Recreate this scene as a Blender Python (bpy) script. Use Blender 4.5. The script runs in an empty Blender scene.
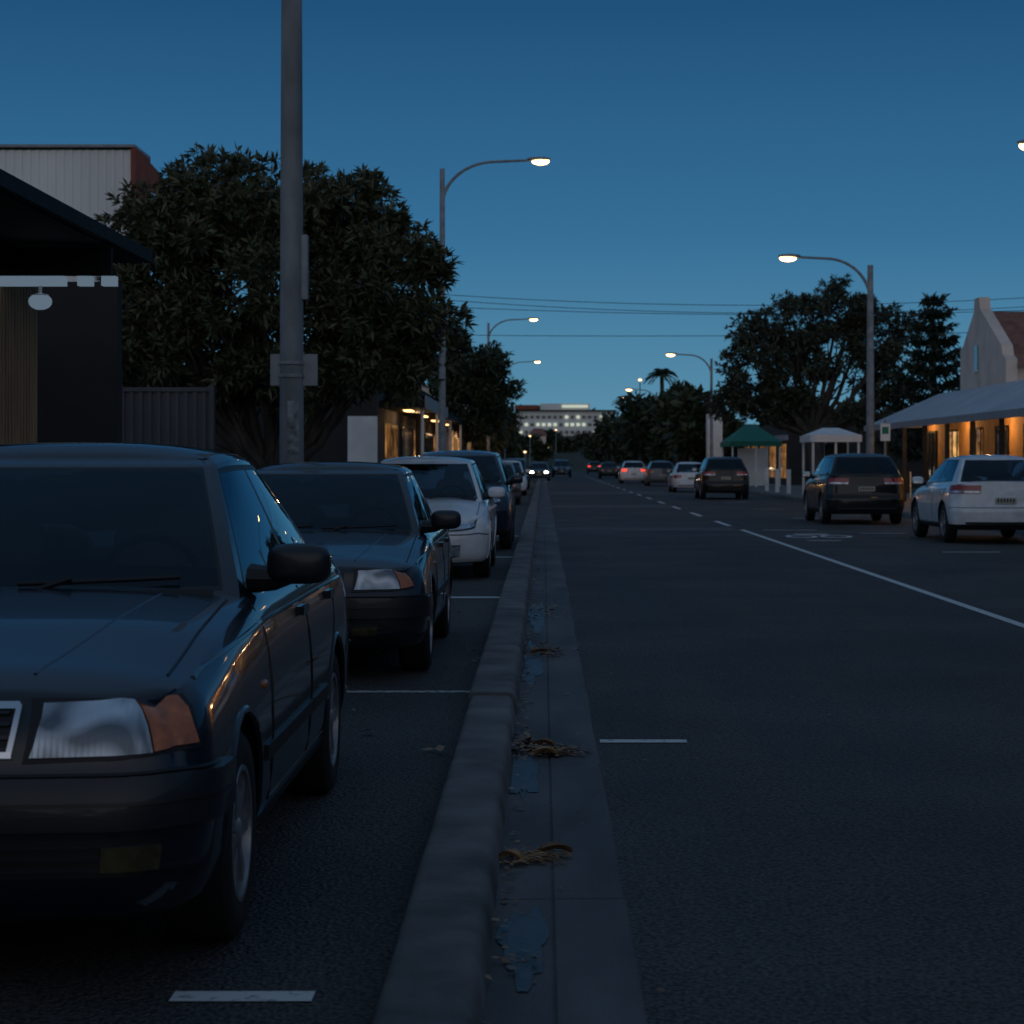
import bpy, bmesh, math, random
import numpy as np
from mathutils import Vector, Matrix
random.seed(7); rng=np.random.default_rng(7)
scene=bpy.context.scene
col=scene.collection
# ------------------------------------------------------------------ materials
def nodemat(name):
    m=bpy.data.materials.new(name); m.use_nodes=True
    nt=m.node_tree; nt.nodes.clear()
    out=nt.nodes.new('ShaderNodeOutputMaterial')
    return m,nt,out
def N(nt,t,**kw):
    n=nt.nodes.new(t)
    for k,v in kw.items():
        if k in n.inputs: n.inputs[k].default_value=v
        else: setattr(n,k,v)
    return n
def c4(c): return (c[0],c[1],c[2],1)
def pmat(name,c,rough=.6,metal=0.,var=.15,scale=4.,bump=0.,bscale=40.,coat=0.,spec=.5,bdist=.01,dirt=None,stretch=None):
    m,nt,out=nodemat(name)
    b=N(nt,'ShaderNodeBsdfPrincipled'); b.inputs['Roughness'].default_value=rough
    b.inputs['Metallic'].default_value=metal; b.inputs['Coat Weight'].default_value=coat
    b.inputs['Coat Roughness'].default_value=.04
    b.inputs['Specular IOR Level'].default_value=spec
    tc=N(nt,'ShaderNodeTexCoord'); src=tc.outputs['Object']
    if stretch:
        mp=N(nt,'ShaderNodeMapping'); mp.inputs['Scale'].default_value=stretch
        nt.links.new(src,mp.inputs[0]); src=mp.outputs[0]
    no=N(nt,'ShaderNodeTexNoise'); no.inputs['Scale'].default_value=scale; no.inputs['Detail'].default_value=6
    nt.links.new(src,no.inputs['Vector'])
    r=N(nt,'ShaderNodeValToRGB')
    r.color_ramp.elements[0].position=.3; r.color_ramp.elements[1].position=.72
    r.color_ramp.elements[0].color=c4([x*(1-var) for x in c]); r.color_ramp.elements[1].color=c4([min(1,x*(1+var)) for x in c])
    if dirt: r.color_ramp.elements[0].color=c4(dirt)
    nt.links.new(no.outputs['Fac'],r.inputs[0]); nt.links.new(r.outputs[0],b.inputs['Base Color'])
    mr=N(nt,'ShaderNodeMapRange'); mr.inputs['To Min'].default_value=max(0,rough*.84); mr.inputs['To Max'].default_value=min(1,rough*1.16)
    nt.links.new(no.outputs['Fac'],mr.inputs[0]); nt.links.new(mr.outputs[0],b.inputs['Roughness'])
    if bump>0:
        n2=N(nt,'ShaderNodeTexNoise'); n2.inputs['Scale'].default_value=bscale; n2.inputs['Detail'].default_value=5
        nt.links.new(src,n2.inputs['Vector'])
        bp=N(nt,'ShaderNodeBump'); bp.inputs['Strength'].default_value=bump; bp.inputs['Distance'].default_value=bdist
        nt.links.new(n2.outputs['Fac'],bp.inputs['Height']); nt.links.new(bp.outputs[0],b.inputs['Normal'])
    nt.links.new(b.outputs[0],out.inputs[0])
    return m
def emat(name,c,s):
    m,nt,out=nodemat(name); e=N(nt,'ShaderNodeEmission'); e.inputs[0].default_value=c4(c); e.inputs[1].default_value=s
    nt.links.new(e.outputs[0],out.inputs[0]); return m
def winmat(name,c,s):
    m,nt,out=nodemat(name); e=N(nt,'ShaderNodeEmission'); e.inputs[1].default_value=s
    tc=N(nt,'ShaderNodeTexCoord'); mp=N(nt,'ShaderNodeMapping'); mp.inputs['Scale'].default_value=(1,1,1.8); nt.links.new(tc.outputs['Object'],mp.inputs[0])
    n=N(nt,'ShaderNodeTexNoise'); n.inputs['Scale'].default_value=1.3; n.inputs['Detail'].default_value=4; nt.links.new(mp.outputs[0],n.inputs['Vector'])
    r=N(nt,'ShaderNodeValToRGB'); r.color_ramp.elements[0].position=.35; r.color_ramp.elements[1].position=.7
    r.color_ramp.elements[0].color=c4([x*.10 for x in c]); r.color_ramp.elements[1].color=c4(c)
    nt.links.new(n.outputs['Fac'],r.inputs[0]); nt.links.new(r.outputs[0],e.inputs[0])
    g=N(nt,'ShaderNodeBsdfGlossy'); g.inputs['Roughness'].default_value=.05; fr=N(nt,'ShaderNodeFresnel'); mx=N(nt,'ShaderNodeMixShader')
    nt.links.new(fr.outputs[0],mx.inputs[0]); nt.links.new(e.outputs[0],mx.inputs[1]); nt.links.new(g.outputs[0],mx.inputs[2])
    nt.links.new(mx.outputs[0],out.inputs[0]); return m
def glassmat(name,tint=(.3,.34,.36),ior=1.5):
    m,nt,out=nodemat(name)
    tr=N(nt,'ShaderNodeBsdfTransparent'); tr.inputs[0].default_value=c4(tint)
    gl=N(nt,'ShaderNodeBsdfGlossy'); gl.inputs['Roughness'].default_value=.015; gl.inputs[0].default_value=(.62,.85,1,1)
    fr=N(nt,'ShaderNodeFresnel'); fr.inputs[0].default_value=ior
    mx=N(nt,'ShaderNodeMixShader')
    nt.links.new(fr.outputs[0],mx.inputs[0]); nt.links.new(tr.outputs[0],mx.inputs[1]); nt.links.new(gl.outputs[0],mx.inputs[2])
    nt.links.new(mx.outputs[0],out.inputs[0]); return m
def lensmat(name):
    m,nt,out=nodemat(name)
    b=N(nt,'ShaderNodeBsdfPrincipled'); b.inputs['Roughness'].default_value=.25; b.inputs['Metallic'].default_value=.6
    b.inputs['Coat Weight'].default_value=1; b.inputs['Coat Roughness'].default_value=.03
    tc=N(nt,'ShaderNodeTexCoord')
    no=N(nt,'ShaderNodeTexNoise'); no.inputs['Scale'].default_value=6; no.inputs['Detail'].default_value=1.5; no.inputs['Distortion'].default_value=.8
    nt.links.new(tc.outputs['Object'],no.inputs['Vector'])
    r=N(nt,'ShaderNodeValToRGB'); r.color_ramp.elements[0].position=.36; r.color_ramp.elements[1].position=.68
    r.color_ramp.elements[0].color=(.13,.16,.19,1); r.color_ramp.elements[1].color=(.80,.87,.95,1)
    nt.links.new(no.outputs['Fac'],r.inputs[0]); nt.links.new(r.outputs[0],b.inputs['Base Color'])
    w=N(nt,'ShaderNodeTexWave'); w.bands_direction='X'; w.inputs['Scale'].default_value=20; w.inputs['Distortion'].default_value=.6
    nt.links.new(tc.outputs['Object'],w.inputs['Vector'])
    bp=N(nt,'ShaderNodeBump'); bp.inputs['Strength'].default_value=.35; bp.inputs['Distance'].default_value=.0018
    nt.links.new(w.outputs['Fac'],bp.inputs['Height']); nt.links.new(bp.outputs[0],b.inputs['Normal'])
    nt.links.new(b.outputs[0],out.inputs[0]); return m
def asphalt(name,lo,hi,seed=0.):
    m,nt,out=nodemat(name)
    b=N(nt,'ShaderNodeBsdfPrincipled'); b.inputs['Specular IOR Level'].default_value=.35
    tc=N(nt,'ShaderNodeTexCoord'); mp=N(nt,'ShaderNodeMapping'); mp.inputs['Location'].default_value=(seed,seed,0)
    nt.links.new(tc.outputs['Object'],mp.inputs[0])
    def noise(s,d=5,st=None):
        n=N(nt,'ShaderNodeTexNoise'); n.inputs['Scale'].default_value=s; n.inputs['Detail'].default_value=d
        if st:
            q=N(nt,'ShaderNodeMapping'); q.inputs['Scale'].default_value=st; nt.links.new(mp.outputs[0],q.inputs[0]); nt.links.new(q.outputs[0],n.inputs['Vector'])
        else: nt.links.new(mp.outputs[0],n.inputs['Vector'])
        return n
    fine=noise(60,4); big=noise(.5,6); streak=noise(1.2,4,(1.0,.06,1)); vo=N(nt,'ShaderNodeTexVoronoi'); vo.inputs['Scale'].default_value=62
    nt.links.new(mp.outputs[0],vo.inputs['Vector'])
    def math_(op,a,b_):
        k=N(nt,'ShaderNodeMath'); k.operation=op
        for i,v in enumerate((a,b_)):
            if isinstance(v,(int,float)): k.inputs[i].default_value=v
            else: nt.links.new(v,k.inputs[i])
        return k.outputs[0]
    f=math_('ADD',math_('MULTIPLY',fine.outputs['Fac'],.85),math_('MULTIPLY',big.outputs['Fac'],.36))
    f=math_('ADD',f,math_('MULTIPLY',streak.outputs['Fac'],.34))
    f=math_('ADD',f,math_('MULTIPLY',vo.outputs['Distance'],-.35))
    r=N(nt,'ShaderNodeValToRGB'); r.color_ramp.elements[0].position=.46; r.color_ramp.elements[1].position=.82
    r.color_ramp.elements[0].color=c4(lo); r.color_ramp.elements[1].color=c4(hi)
    nt.links.new(f,r.inputs[0]); nt.links.new(r.outputs[0],b.inputs['Base Color'])
    mr=N(nt,'ShaderNodeMapRange'); mr.inputs['To Min'].default_value=.5; mr.inputs['To Max'].default_value=.95
    nt.links.new(streak.outputs['Fac'],mr.inputs[0]); nt.links.new(mr.outputs[0],b.inputs['Roughness'])
    bp=N(nt,'ShaderNodeBump'); bp.inputs['Strength'].default_value=1.; bp.inputs['Distance'].default_value=.014
    nt.links.new(math_('SUBTRACT',fine.outputs['Fac'],vo.outputs['Distance']),bp.inputs['Height']); nt.links.new(bp.outputs[0],b.inputs['Normal'])
    nt.links.new(b.outputs[0],out.inputs[0]); return m
def wornpaint(name,c,under,thr=.45):
    m,nt,out=nodemat(name)
    b=N(nt,'ShaderNodeBsdfPrincipled'); b.inputs['Roughness'].default_value=.75
    tc=N(nt,'ShaderNodeTexCoord')
    n=N(nt,'ShaderNodeTexNoise'); n.inputs['Scale'].default_value=22; n.inputs['Detail'].default_value=8; n.inputs['Roughness'].default_value=.7
    nt.links.new(tc.outputs['Object'],n.inputs['Vector'])
    r=N(nt,'ShaderNodeValToRGB'); r.color_ramp.elements[0].position=thr-.09; r.color_ramp.elements[1].position=thr+.05
    r.color_ramp.elements[0].color=c4(under); r.color_ramp.elements[1].color=c4(c)
    nt.links.new(n.outputs['Fac'],r.inputs[0]); nt.links.new(r.outputs[0],b.inputs['Base Color'])
    nt.links.new(b.outputs[0],out.inputs[0]); return m
def leafmat(name,a,b_,c_):
    m,nt,out=nodemat(name)
    b=N(nt,'ShaderNodeBsdfPrincipled'); b.inputs['Roughness'].default_value=.45; b.inputs['Specular IOR Level'].default_value=.45
    g=N(nt,'ShaderNodeNewGeometry')
    tc=N(nt,'ShaderNodeTexCoord'); n=N(nt,'ShaderNodeTexNoise'); n.inputs['Scale'].default_value=1.1
    nt.links.new(tc.outputs['Object'],n.inputs['Vector'])
    ad=N(nt,'ShaderNodeMath'); ad.operation='MULTIPLY_ADD'; ad.inputs[1].default_value=.5
    nt.links.new(g.outputs['Random Per Island'],ad.inputs[0])
    m2=N(nt,'ShaderNodeMath'); m2.operation='MULTIPLY'; m2.inputs[1].default_value=.6; nt.links.new(n.outputs['Fac'],m2.inputs[0]); nt.links.new(m2.outputs[0],ad.inputs[2])
    r=N(nt,'ShaderNodeValToRGB'); r.color_ramp.elements[0].position=.2; r.color_ramp.elements[1].position=.9
    r.color_ramp.elements[0].color=c4(a); r.color_ramp.elements[1].color=c4(c_)
    e=r.color_ramp.elements.new(.6); e.color=c4(b_)
    nt.links.new(ad.outputs[0],r.inputs[0]); nt.links.new(r.outputs[0],b.inputs['Base Color'])
    nt.links.new(b.outputs[0],out.inputs[0]); return m
def corrug(name,c,scale,axis='X',rough=.5):
    m,nt,out=nodemat(name)
    b=N(nt,'ShaderNodeBsdfPrincipled'); b.inputs['Roughness'].default_value=rough
    tc=N(nt,'ShaderNodeTexCoord'); w=N(nt,'ShaderNodeTexWave'); w.bands_direction=axis; w.inputs['Scale'].default_value=scale
    nt.links.new(tc.outputs['Object'],w.inputs['Vector'])
    no=N(nt,'ShaderNodeTexNoise'); no.inputs['Scale'].default_value=.8; no.inputs['Detail'].default_value=6; nt.links.new(tc.outputs['Object'],no.inputs['Vector'])
    r=N(nt,'ShaderNodeValToRGB'); r.color_ramp.elements[0].position=.3; r.color_ramp.elements[1].position=.7
    r.color_ramp.elements[0].color=c4([x*.75 for x in c]); r.color_ramp.elements[1].color=c4(c)
    nt.links.new(no.outputs['Fac'],r.inputs[0]); nt.links.new(r.outputs[0],b.inputs['Base Color'])
    bp=N(nt,'ShaderNodeBump'); bp.inputs['Strength'].default_value=1; bp.inputs['Distance'].default_value=.03
    nt.links.new(w.outputs['Fac'],bp.inputs['Height']); nt.links.new(bp.outputs[0],b.inputs['Normal'])
    nt.links.new(b.outputs[0],out.inputs[0]); return m

M={}
M['road']=asphalt('road_asphalt',(.033,.032,.031),(.160,.150,.140))
M['bay']=asphalt('parking_asphalt',(.031,.030,.030),(.150,.141,.132),31.)
M['patch']=asphalt('patched_asphalt',(.08,.078,.076),(.22,.21,.20),11.)
M['conc']=pmat('kerb_concrete',(.150,.146,.140),.85,var=.5,scale=3,bump=.8,bscale=90,bdist=.006)
M['gutter']=pmat('gutter_concrete',(.102,.100,.097),.75,var=.6,scale=2.2,bump=.7,bscale=70,bdist=.006,stretch=(1,.25,1))
M['wet']=pmat('damp_gutter_stain',(.045,.046,.047),.42,var=.5,scale=9,bump=.6,bscale=70,bdist=.005)
M['foot']=pmat('footpath_concrete',(.17,.165,.155),.85,var=.3,scale=1.5,bump=.4,bscale=60)
M['earth']=pmat('dry_grass_ground',(.045,.05,.025),.95,var=.4,scale=.4,bump=.5,bscale=6,bdist=.1)
M['line']=wornpaint('white_road_paint',(.74,.74,.72),(.11,.11,.11),.42)
M['lineworn']=wornpaint('worn_road_paint',(.52,.52,.51),(.09,.09,.09),.49)
M['black']=pmat('black_plastic',(.010,.010,.011),.45,var=.2)
M['bumperp']=pmat('bumper_plastic',(.012,.015,.020),.42,var=.25,spec=.5,coat=.25)
M['rubber']=pmat('tyre_rubber',(.014,.014,.014),.85,var=.3,scale=30,bump=.4,bscale=120,bdist=.003)
M['inter']=pmat('car_interior',(.006,.006,.007),.95,var=.3,spec=.1)
M['seat']=pmat('seat_fabric',(.085,.085,.09),.95,var=.3,scale=8,spec=.1)
M['glass']=glassmat('car_glass',(.60,.66,.68),1.42)
M['chrome']=pmat('chrome',(.75,.75,.76),.12,1.,var=.1)
M['alloy']=pmat('alloy_wheel',(.34,.35,.37),.38,.6,var=.25,scale=20)
M['lens']=lensmat('headlight_lens')
M['amber']=pmat('amber_lens',(.55,.14,.03),.15,0,var=.4,scale=20,coat=1.,bump=.4,bscale=60)
M['fog']=pmat('fog_lamp_lens',(.065,.052,.02),.2,0,var=.5,scale=20,coat=1.)
M['redlens']=pmat('red_lens',(.36,.012,.012),.15,0,var=.3,scale=20,coat=1.)
M['redlit']=emat('tail_light_lit',(1,.06,.03),1.8)
M['headlit']=emat('headlight_lit',(1,.82,.55),20.)
M['plate']=pmat('number_plate',(.5,.5,.42),.4,var=.1)
M['platetx']=pmat('plate_letter',(.03,.03,.03),.5)
M['steel']=pmat('galvanised_steel',(.28,.29,.30),.6,.2,var=.3,scale=6)
M['polep']=pmat('painted_pole',(.20,.21,.22),.65,.0,var=.4,scale=3,bump=.2,bscale=30,stretch=(1,1,.4))
M['lamp']=emat('lamp_glow',(1,.56,.22),9.)
M['bark']=pmat('bark',(.07,.058,.048),.95,var=.5,scale=5,bump=1,bscale=18,bdist=.03,stretch=(1,1,.3))
M['leafA']=leafmat('leaf_dark',(.028,.036,.016),(.075,.085,.038),(.20,.18,.10))
M['leafB']=leafmat('leaf_gum',(.024,.032,.016),(.055,.065,.035),(.11,.115,.065))
M['leafC']=leafmat('leaf_far',(.018,.028,.012),(.04,.055,.024),(.07,.085,.04))
M['pine']=leafmat('leaf_pine',(.010,.018,.010),(.02,.034,.018),(.04,.055,.03))
M['deadleaf']=leafmat('dead_leaf',(.08,.042,.018),(.22,.12,.05),(.42,.27,.13))
M['dkwall']=pmat('dark_wall',(.026,.024,.023),.8,var=.3,scale=2)
M['dkroof']=pmat('dark_fascia',(.010,.010,.011),.7,var=.3,spec=.25)
M['timber']=pmat('timber_slats',(.48,.27,.12),.7,var=.4,scale=3,stretch=(4,4,.3))
M['white']=pmat('white_paint',(.80,.80,.78),.6,var=.12,scale=1.5)
M['cream']=pmat('cream_render',(.78,.62,.52),.85,var=.15,scale=1.2,bump=.2)
M['warmwall']=pmat('ochre_wall',(.55,.27,.08),.8,var=.25,scale=2)
M['corrw']=pmat('corrugated_white',(.86,.84,.81),.5,var=.08,scale=.9,stretch=(1,1,.3))
M['corrg']=pmat('corrugated_grey',(.085,.09,.10),.5,var=.2,scale=1.5)
M['corrr']=corrug('corrugated_roof',(.60,.62,.64),2.,'Y',.4)
M['redbrick']=pmat('red_trim',(.28,.075,.045),.8,var=.3)
M['tile']=pmat('roof_tiles',(.28,.12,.08),.8,var=.4,scale=3,bump=.8,bscale=8,bdist=.05)
M['green']=pmat('green_canvas',(.015,.18,.12),.7,var=.2)
M['darkwin']=pmat('dark_window',(.015,.018,.022),.08,var=.2,coat=.6)
M['warmwin']=winmat('lit_window',(1,.52,.17),1.5)
M['warmwin2']=winmat('lit_window_dim',(1,.46,.15),.55)
M['coolwin']=emat('cool_lit_window',(.75,.82,.68),.7)
M['paleglow']=emat('verandah_pale_glow',(.30,.42,.55),.36)  # emission stands in for skylight on the pale band; pendant shares it
M['strip']=emat('lit_strip',(1,.55,.2),4.)
M['spot']=emat('far_light',(1,.68,.36),2.6)
M['signw']=pmat('sign_back',(.28,.29,.31),.5,.1,var=.2)
M['farw']=pmat('far_white_wall',(.84,.84,.80),.8,var=.08)
M['wire']=pmat('wire',(.02,.02,.02),.6)
M['brick']=pmat('dark_brick',(.10,.06,.045),.85,var=.4,scale=3)

# ------------------------------------------------------------------ builders
def empty(name,loc=(0,0,0)):
    e=bpy.data.objects.new(name,None); e.empty_display_size=.3; e.location=loc; col.objects.link(e); return e
def point(name,loc,c,p,parent,rad=.08):
    l=bpy.data.lights.new(name,'POINT'); l.energy=p; l.color=c; l.shadow_soft_size=rad
    o=bpy.data.objects.new(name,l); o.location=loc; col.objects.link(o); o.parent=parent; return o
class B:
    def __init__(s): s.v=[];s.f=[];s.m=[];s.mats=[]
    def mi(s,mat):
        mat=M[mat] if isinstance(mat,str) else mat
        if mat not in s.mats: s.mats.append(mat)
        return s.mats.index(mat)
    def add(s,vs,fs,mat):
        o=len(s.v); k=s.mi(mat); s.v+= [tuple(map(float,v)) for v in vs]
        for f in fs: s.f.append(tuple(i+o for i in f)); s.m.append(k)
    def box(s,x0,x1,y0,y1,z0,z1,mat):
        vs=[(x,y,z) for z in(z0,z1) for y in(y0,y1) for x in(x0,x1)]
        s.add(vs,[(0,2,3,1),(4,5,7,6),(0,1,5,4),(2,6,7,3),(0,4,6,2),(1,3,7,5)],mat)
    def tube(s,pts,rad,mat,n=8,cap=True):
        pts=[Vector(p) for p in pts]
        if not hasattr(rad,'__len__'): rad=[rad]*len(pts)
        vs=[];fs=[]
        up=None
        for i,p in enumerate(pts):
            d=(pts[min(i+1,len(pts)-1)]-pts[max(i-1,0)]).normalized()
            if up is None:
                a=Vector((0,0,1)) if abs(d.z)<.9 else Vector((1,0,0)); up=d.cross(a).normalized()
            up=(up-d*up.dot(d)).normalized(); w=d.cross(up)
            for k in range(n):
                an=2*math.pi*k/n; vs.append(p+(up*math.cos(an)+w*math.sin(an))*rad[i])
        for i in range(len(pts)-1):
            for k in range(n):
                a=i*n+k;b=i*n+(k+1)%n; fs.append((a,b,b+n,a+n))
        if cap: fs.append(tuple(range(n))[::-1]); fs.append(tuple(range((len(pts)-1)*n,len(pts)*n)))
        s.add(vs,fs,mat)
    def ell(s,c,r,mat,nu=14,nv=8,pw=1.):
        vs=[];fs=[]
        def sp(a): return math.copysign(abs(a)**pw,a)
        for j in range(nv+1):
            th=-math.pi/2+math.pi*j/nv
            for i in range(nu):
                ph=2*math.pi*i/nu
                vs.append((c[0]+r[0]*sp(math.cos(th))*sp(math.cos(ph)),c[1]+r[1]*sp(math.cos(th))*sp(math.sin(ph)),c[2]+r[2]*sp(math.sin(th))))
        for j in range(nv):
            for i in range(nu):
                a=j*nu+i;b=j*nu+(i+1)%nu; fs.append((a,b,b+nu,a+nu))
        s.add(vs,fs,mat)
    def lathe_x(s,c,prof,mat,n=28,sgn=1):
        vs=[];fs=[]
        for (x,r) in prof:
            for k in range(n):
                a=2*math.pi*k/n; vs.append((c[0]+sgn*x,c[1]+r*math.cos(a),c[2]+r*math.sin(a)))
        for i in range(len(prof)-1):
            for k in range(n):
                a=i*n+k;b=i*n+(k+1)%n; fs.append((a,b,b+n,a+n))
        s.add(vs,fs,mat)
    def obj(s,name,parent=None,smooth=False,ang=35,bevel=0,merge=False):
        me=bpy.data.meshes.new(name); me.from_pydata(s.v,[],s.f)
        for m in s.mats: me.materials.append(m)
        me.polygons.foreach_set('material_index',s.m)
        bm=bmesh.new(); bm.from_mesh(me)
        if merge: bmesh.ops.remove_doubles(bm,verts=bm.verts,dist=1e-5)
        bmesh.ops.recalc_face_normals(bm,faces=bm.faces)
        bm.to_mesh(me); bm.free()
        if smooth:
            me.polygons.foreach_set('use_smooth',[True]*len(me.polygons)); me.set_sharp_from_angle(angle=math.radians(ang))
        me.update()
        o=bpy.data.objects.new(name,me); col.objects.link(o)
        if parent: o.parent=parent
        if bevel:
            b=o.modifiers.new('bevel','BEVEL'); b.width=bevel; b.segments=2; b.limit_method='ANGLE'
        return o
# ------------------------------------------------------------------ car
def lerp(a,b,t): return a+(b-a)*t
_cache={}
def car(name,key,p,cx,y0,paint,flip=False,lit=None,head='big'):
    root=empty(name,(cx,y0+(p['L'] if flip else 0),0))
    if flip: root.rotation_euler=(0,0,math.pi)
    L,W,zb=p['L'],p['W'],p['zb']
    hy=[a for a,_ in p['H']]; hz=[b for _,b in p['H']]
    def H(y):
        return float(sum(np.interp(y+d,hy,hz) for d in(-.08,-.04,0,.04,.08))/5)
    prt=[0,.06,.2,.45,.62,.8,.93,1]; prv=[.90,.955,.985,1.0,.997,.980,.950,.905]
    fz,fo=zip(*p['front']); rz,ro=zip(*p['rear'])
    Rf,Rr=p.get('Rf',.26),p.get('Rr',.2); cr=p.get('crown',.055); tf=p.get('tf',.05)
    nose=p.get('nose',.035)
    def P(bx,by,t):
        R=Rf if by<L/2 else Rr
        ix=min(max(bx,-(W-R)),W-R); iy=min(max(by,R),L-R)
        dx,dy=bx-ix,by-iy; d=math.hypot(dx,dy)
        if d>R: dx*=R/d; dy*=R/d
        x,y=ix+dx,iy+dy
        e=abs(bx)/W
        zt=H(y)-cr*e**4-nose*(max(0,1-by/.20)**2)-.015*(max(0,1-(L-by)/.12)**2)
        z=zb+(zt-zb)*t
        fF=max(0,1-by/.8); fR=max(0,1-(L-by)/.7)
        x*=float(np.interp(t,prt,prv))*(1-tf*fF**2-.05*fR**2)
        y+= (float(np.interp(z,fz,fo))+p.get('bowf',.09)*(x/W)**2)*fF
        y-= (float(np.interp(z,rz,ro))+p.get('bowr',.07)*(x/W)**2)*fR
        return Vector((x,y,z))
    def perim(end,s,z):
        sg=1 if s>=0 else -1; a=abs(s)
        bx,b=(a,0) if a<=W else (W,a-W)
        by=b if end=='f' else L-b
        Hy=by if a>W else (0.0 if end=='f' else L)
        zt=H(max(Hy,.0))-cr*(bx/W)**4-(nose*max(0,1-by/.20)**2 if end=='f' else .015*max(0,1-(L-by)/.12)**2)
        t=(z-zb)/(zt-zb)
        return P(sg*bx,by,min(max(t,0),1))
    def nrm(end,s,z):
        e=.01
        a=perim(end,s+e,z)-perim(end,s-e,z); b=perim(end,s,z+e)-perim(end,s,z-e)
        n=a.cross(b)
        if n.length<1e-9: return Vector((0,-1 if end=='f' else 1,0))
        n.normalize(); q=perim(end,s,z)
        if n.dot(Vector((q.x,(q.y-L/2),0)))<0: n=-n
        return n
    def patch(bb,end,c,off,mat,n=10,m=4,skirt=.012):
        vs=[];fs=[]
        for j in range(-1,m+2):
            for i in range(-1,n+2):
                u=min(max(i/n,0),1);v=min(max(j/m,0),1)
                s=lerp(lerp(c[0][0],c[1][0],u),lerp(c[3][0],c[2][0],u),v)
                z=lerp(lerp(c[0][1],c[1][1],u),lerp(c[3][1],c[2][1],u),v)
                rim=(i<0 or i>n or j<0 or j>m)
                vs.append(perim(end,s,z)+nrm(end,s,z)*(-skirt if rim else off))
        w=n+3
        for j in range(m+2):
            for i in range(n+2): fs.append((j*w+i,j*w+i+1,(j+1)*w+i+1,(j+1)*w+i))
        bb.add(vs,fs,mat)
    def patch2(bb,end,a,b_,z0,z1,off,mat,**k):
        for sg in(1,-1):
            patch(bb,end,[(sg*a,z0),(sg*b_,z0),(sg*b_,z1),(sg*a,z1)],off,mat,**k)
    def line(bb,end,pts,w,off,mat):
        for sg in (1,-1):
            q=[]
            for k in range(len(pts)-1):
                a,b_=pts[k],pts[k+1]
                nn=max(2,int(math.hypot(a[0]-b_[0],a[1]-b_[1])/.08))
                for i in range(nn): q.append((lerp(a[0],b_[0],i/nn),lerp(a[1],b_[1],i/nn)))
            q.append(pts[-1])
            bb.tube([perim(end,sg*s,z)+nrm(end,sg*s,z)*off for s,z in q],w,mat,n=6)
    g=p['gh']
    if key not in _cache:
        us=[-1,-.985,-.97,-.93,-.88,-.8,-.7,-.6,-.5,-.4,-.3,-.2,-.1,0,.1,.2,.3,.4,.5,.6,.7,.8,.88,.93,.97,.985,1]
        vs_=sorted(set([0,.005,.01,.02,.03,.045,.06,.08]+[round(.1+i*.0185,4) for i in range(44)]+[.92,.94,.955,.97,.98,.99,1]))
        ts=[0,.03,.07,.12,.2,.28,.36,.42,.48,.54,.6,.66,.72,.78,.84,.89,.93,.965,1]
        bb=B()
        def grid(fn,a,b_,matf):
            w=len(b_)
            V=[fn(x,y) for x in a for y in b_]
            o=len(bb.v); bb.v+= [tuple(q) for q in V]
            for i in range(len(a)-1):
                for j in range(len(b_)-1):
                    bb.f.append((o+i*w+j,o+i*w+j+1,o+(i+1)*w+j+1,o+(i+1)*w+j)); bb.m.append(matf((a[i]+a[i+1])/2,(b_[j]+b_[j+1])/2))
        bb.mats=[M['black'],M['black'],M['inter']]
        lowt=p.get('lowtrim',0)
        wm=lambda a,t:1 if t<max(.03,lowt) else 0
        grid(lambda u,t:P(u*W,0,t),us,ts,wm); grid(lambda u,t:P(u*W,L,t),us,ts,wm)
        grid(lambda v,t:P(W,v*L,t),vs_,ts,wm); grid(lambda v,t:P(-W,v*L,t),vs_,ts,wm)
        grid(lambda u,v:P(u*W,v*L,1),us,vs_,lambda u,v:2 if (abs(u)<.84 and g['yf0']+.22<v*L<g['yr0']-.2) else 0)
        grid(lambda u,v:P(u*W,v*L,0),us,vs_,lambda u,v:1)
        o=bb.obj('tmpbody',merge=True)
        ra=p['r']+p.get('gap',.05)
        for yw in p['wy']:
            for sg in(1,-1):
                cb=B(); cb.mats=[M['black'],M['black'],M['inter']]; n=40; V=[];F=[]
                for x in(W-.27,W+.25):
                    for k in range(n):
                        a=2*math.pi*k/n; V.append((sg*x,yw+ra*math.cos(a),p['r']+.01+ra*math.sin(a)))
                for k in range(n): F.append((k,(k+1)%n,n+(k+1)%n,n+k))
                F.append(tuple(range(n))); F.append(tuple(range(n,2*n)))
                cb.v=V;cb.f=F;cb.m=[1]*len(F)
                co=cb.obj('cut')
                md=o.modifiers.new('b','BOOLEAN'); md.operation='DIFFERENCE'; md.object=co; md.solver='EXACT'
                dg=bpy.context.evaluated_depsgraph_get()
                me=bpy.data.meshes.new_from_object(o.evaluated_get(dg))
                o.modifiers.clear(); o.data=me
                bpy.data.objects.remove(co)
        me=o.data; bpy.data.objects.remove(o)
        me.polygons.foreach_set('use_smooth',[True]*len(me.polygons)); me.set_sharp_from_angle(angle=math.radians(48))
        _cache[key]=me
    me=_cache[key].copy(); me.materials[0]=paint
    o=bpy.data.objects.new('body',me); col.objects.link(o); o.parent=root
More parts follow.
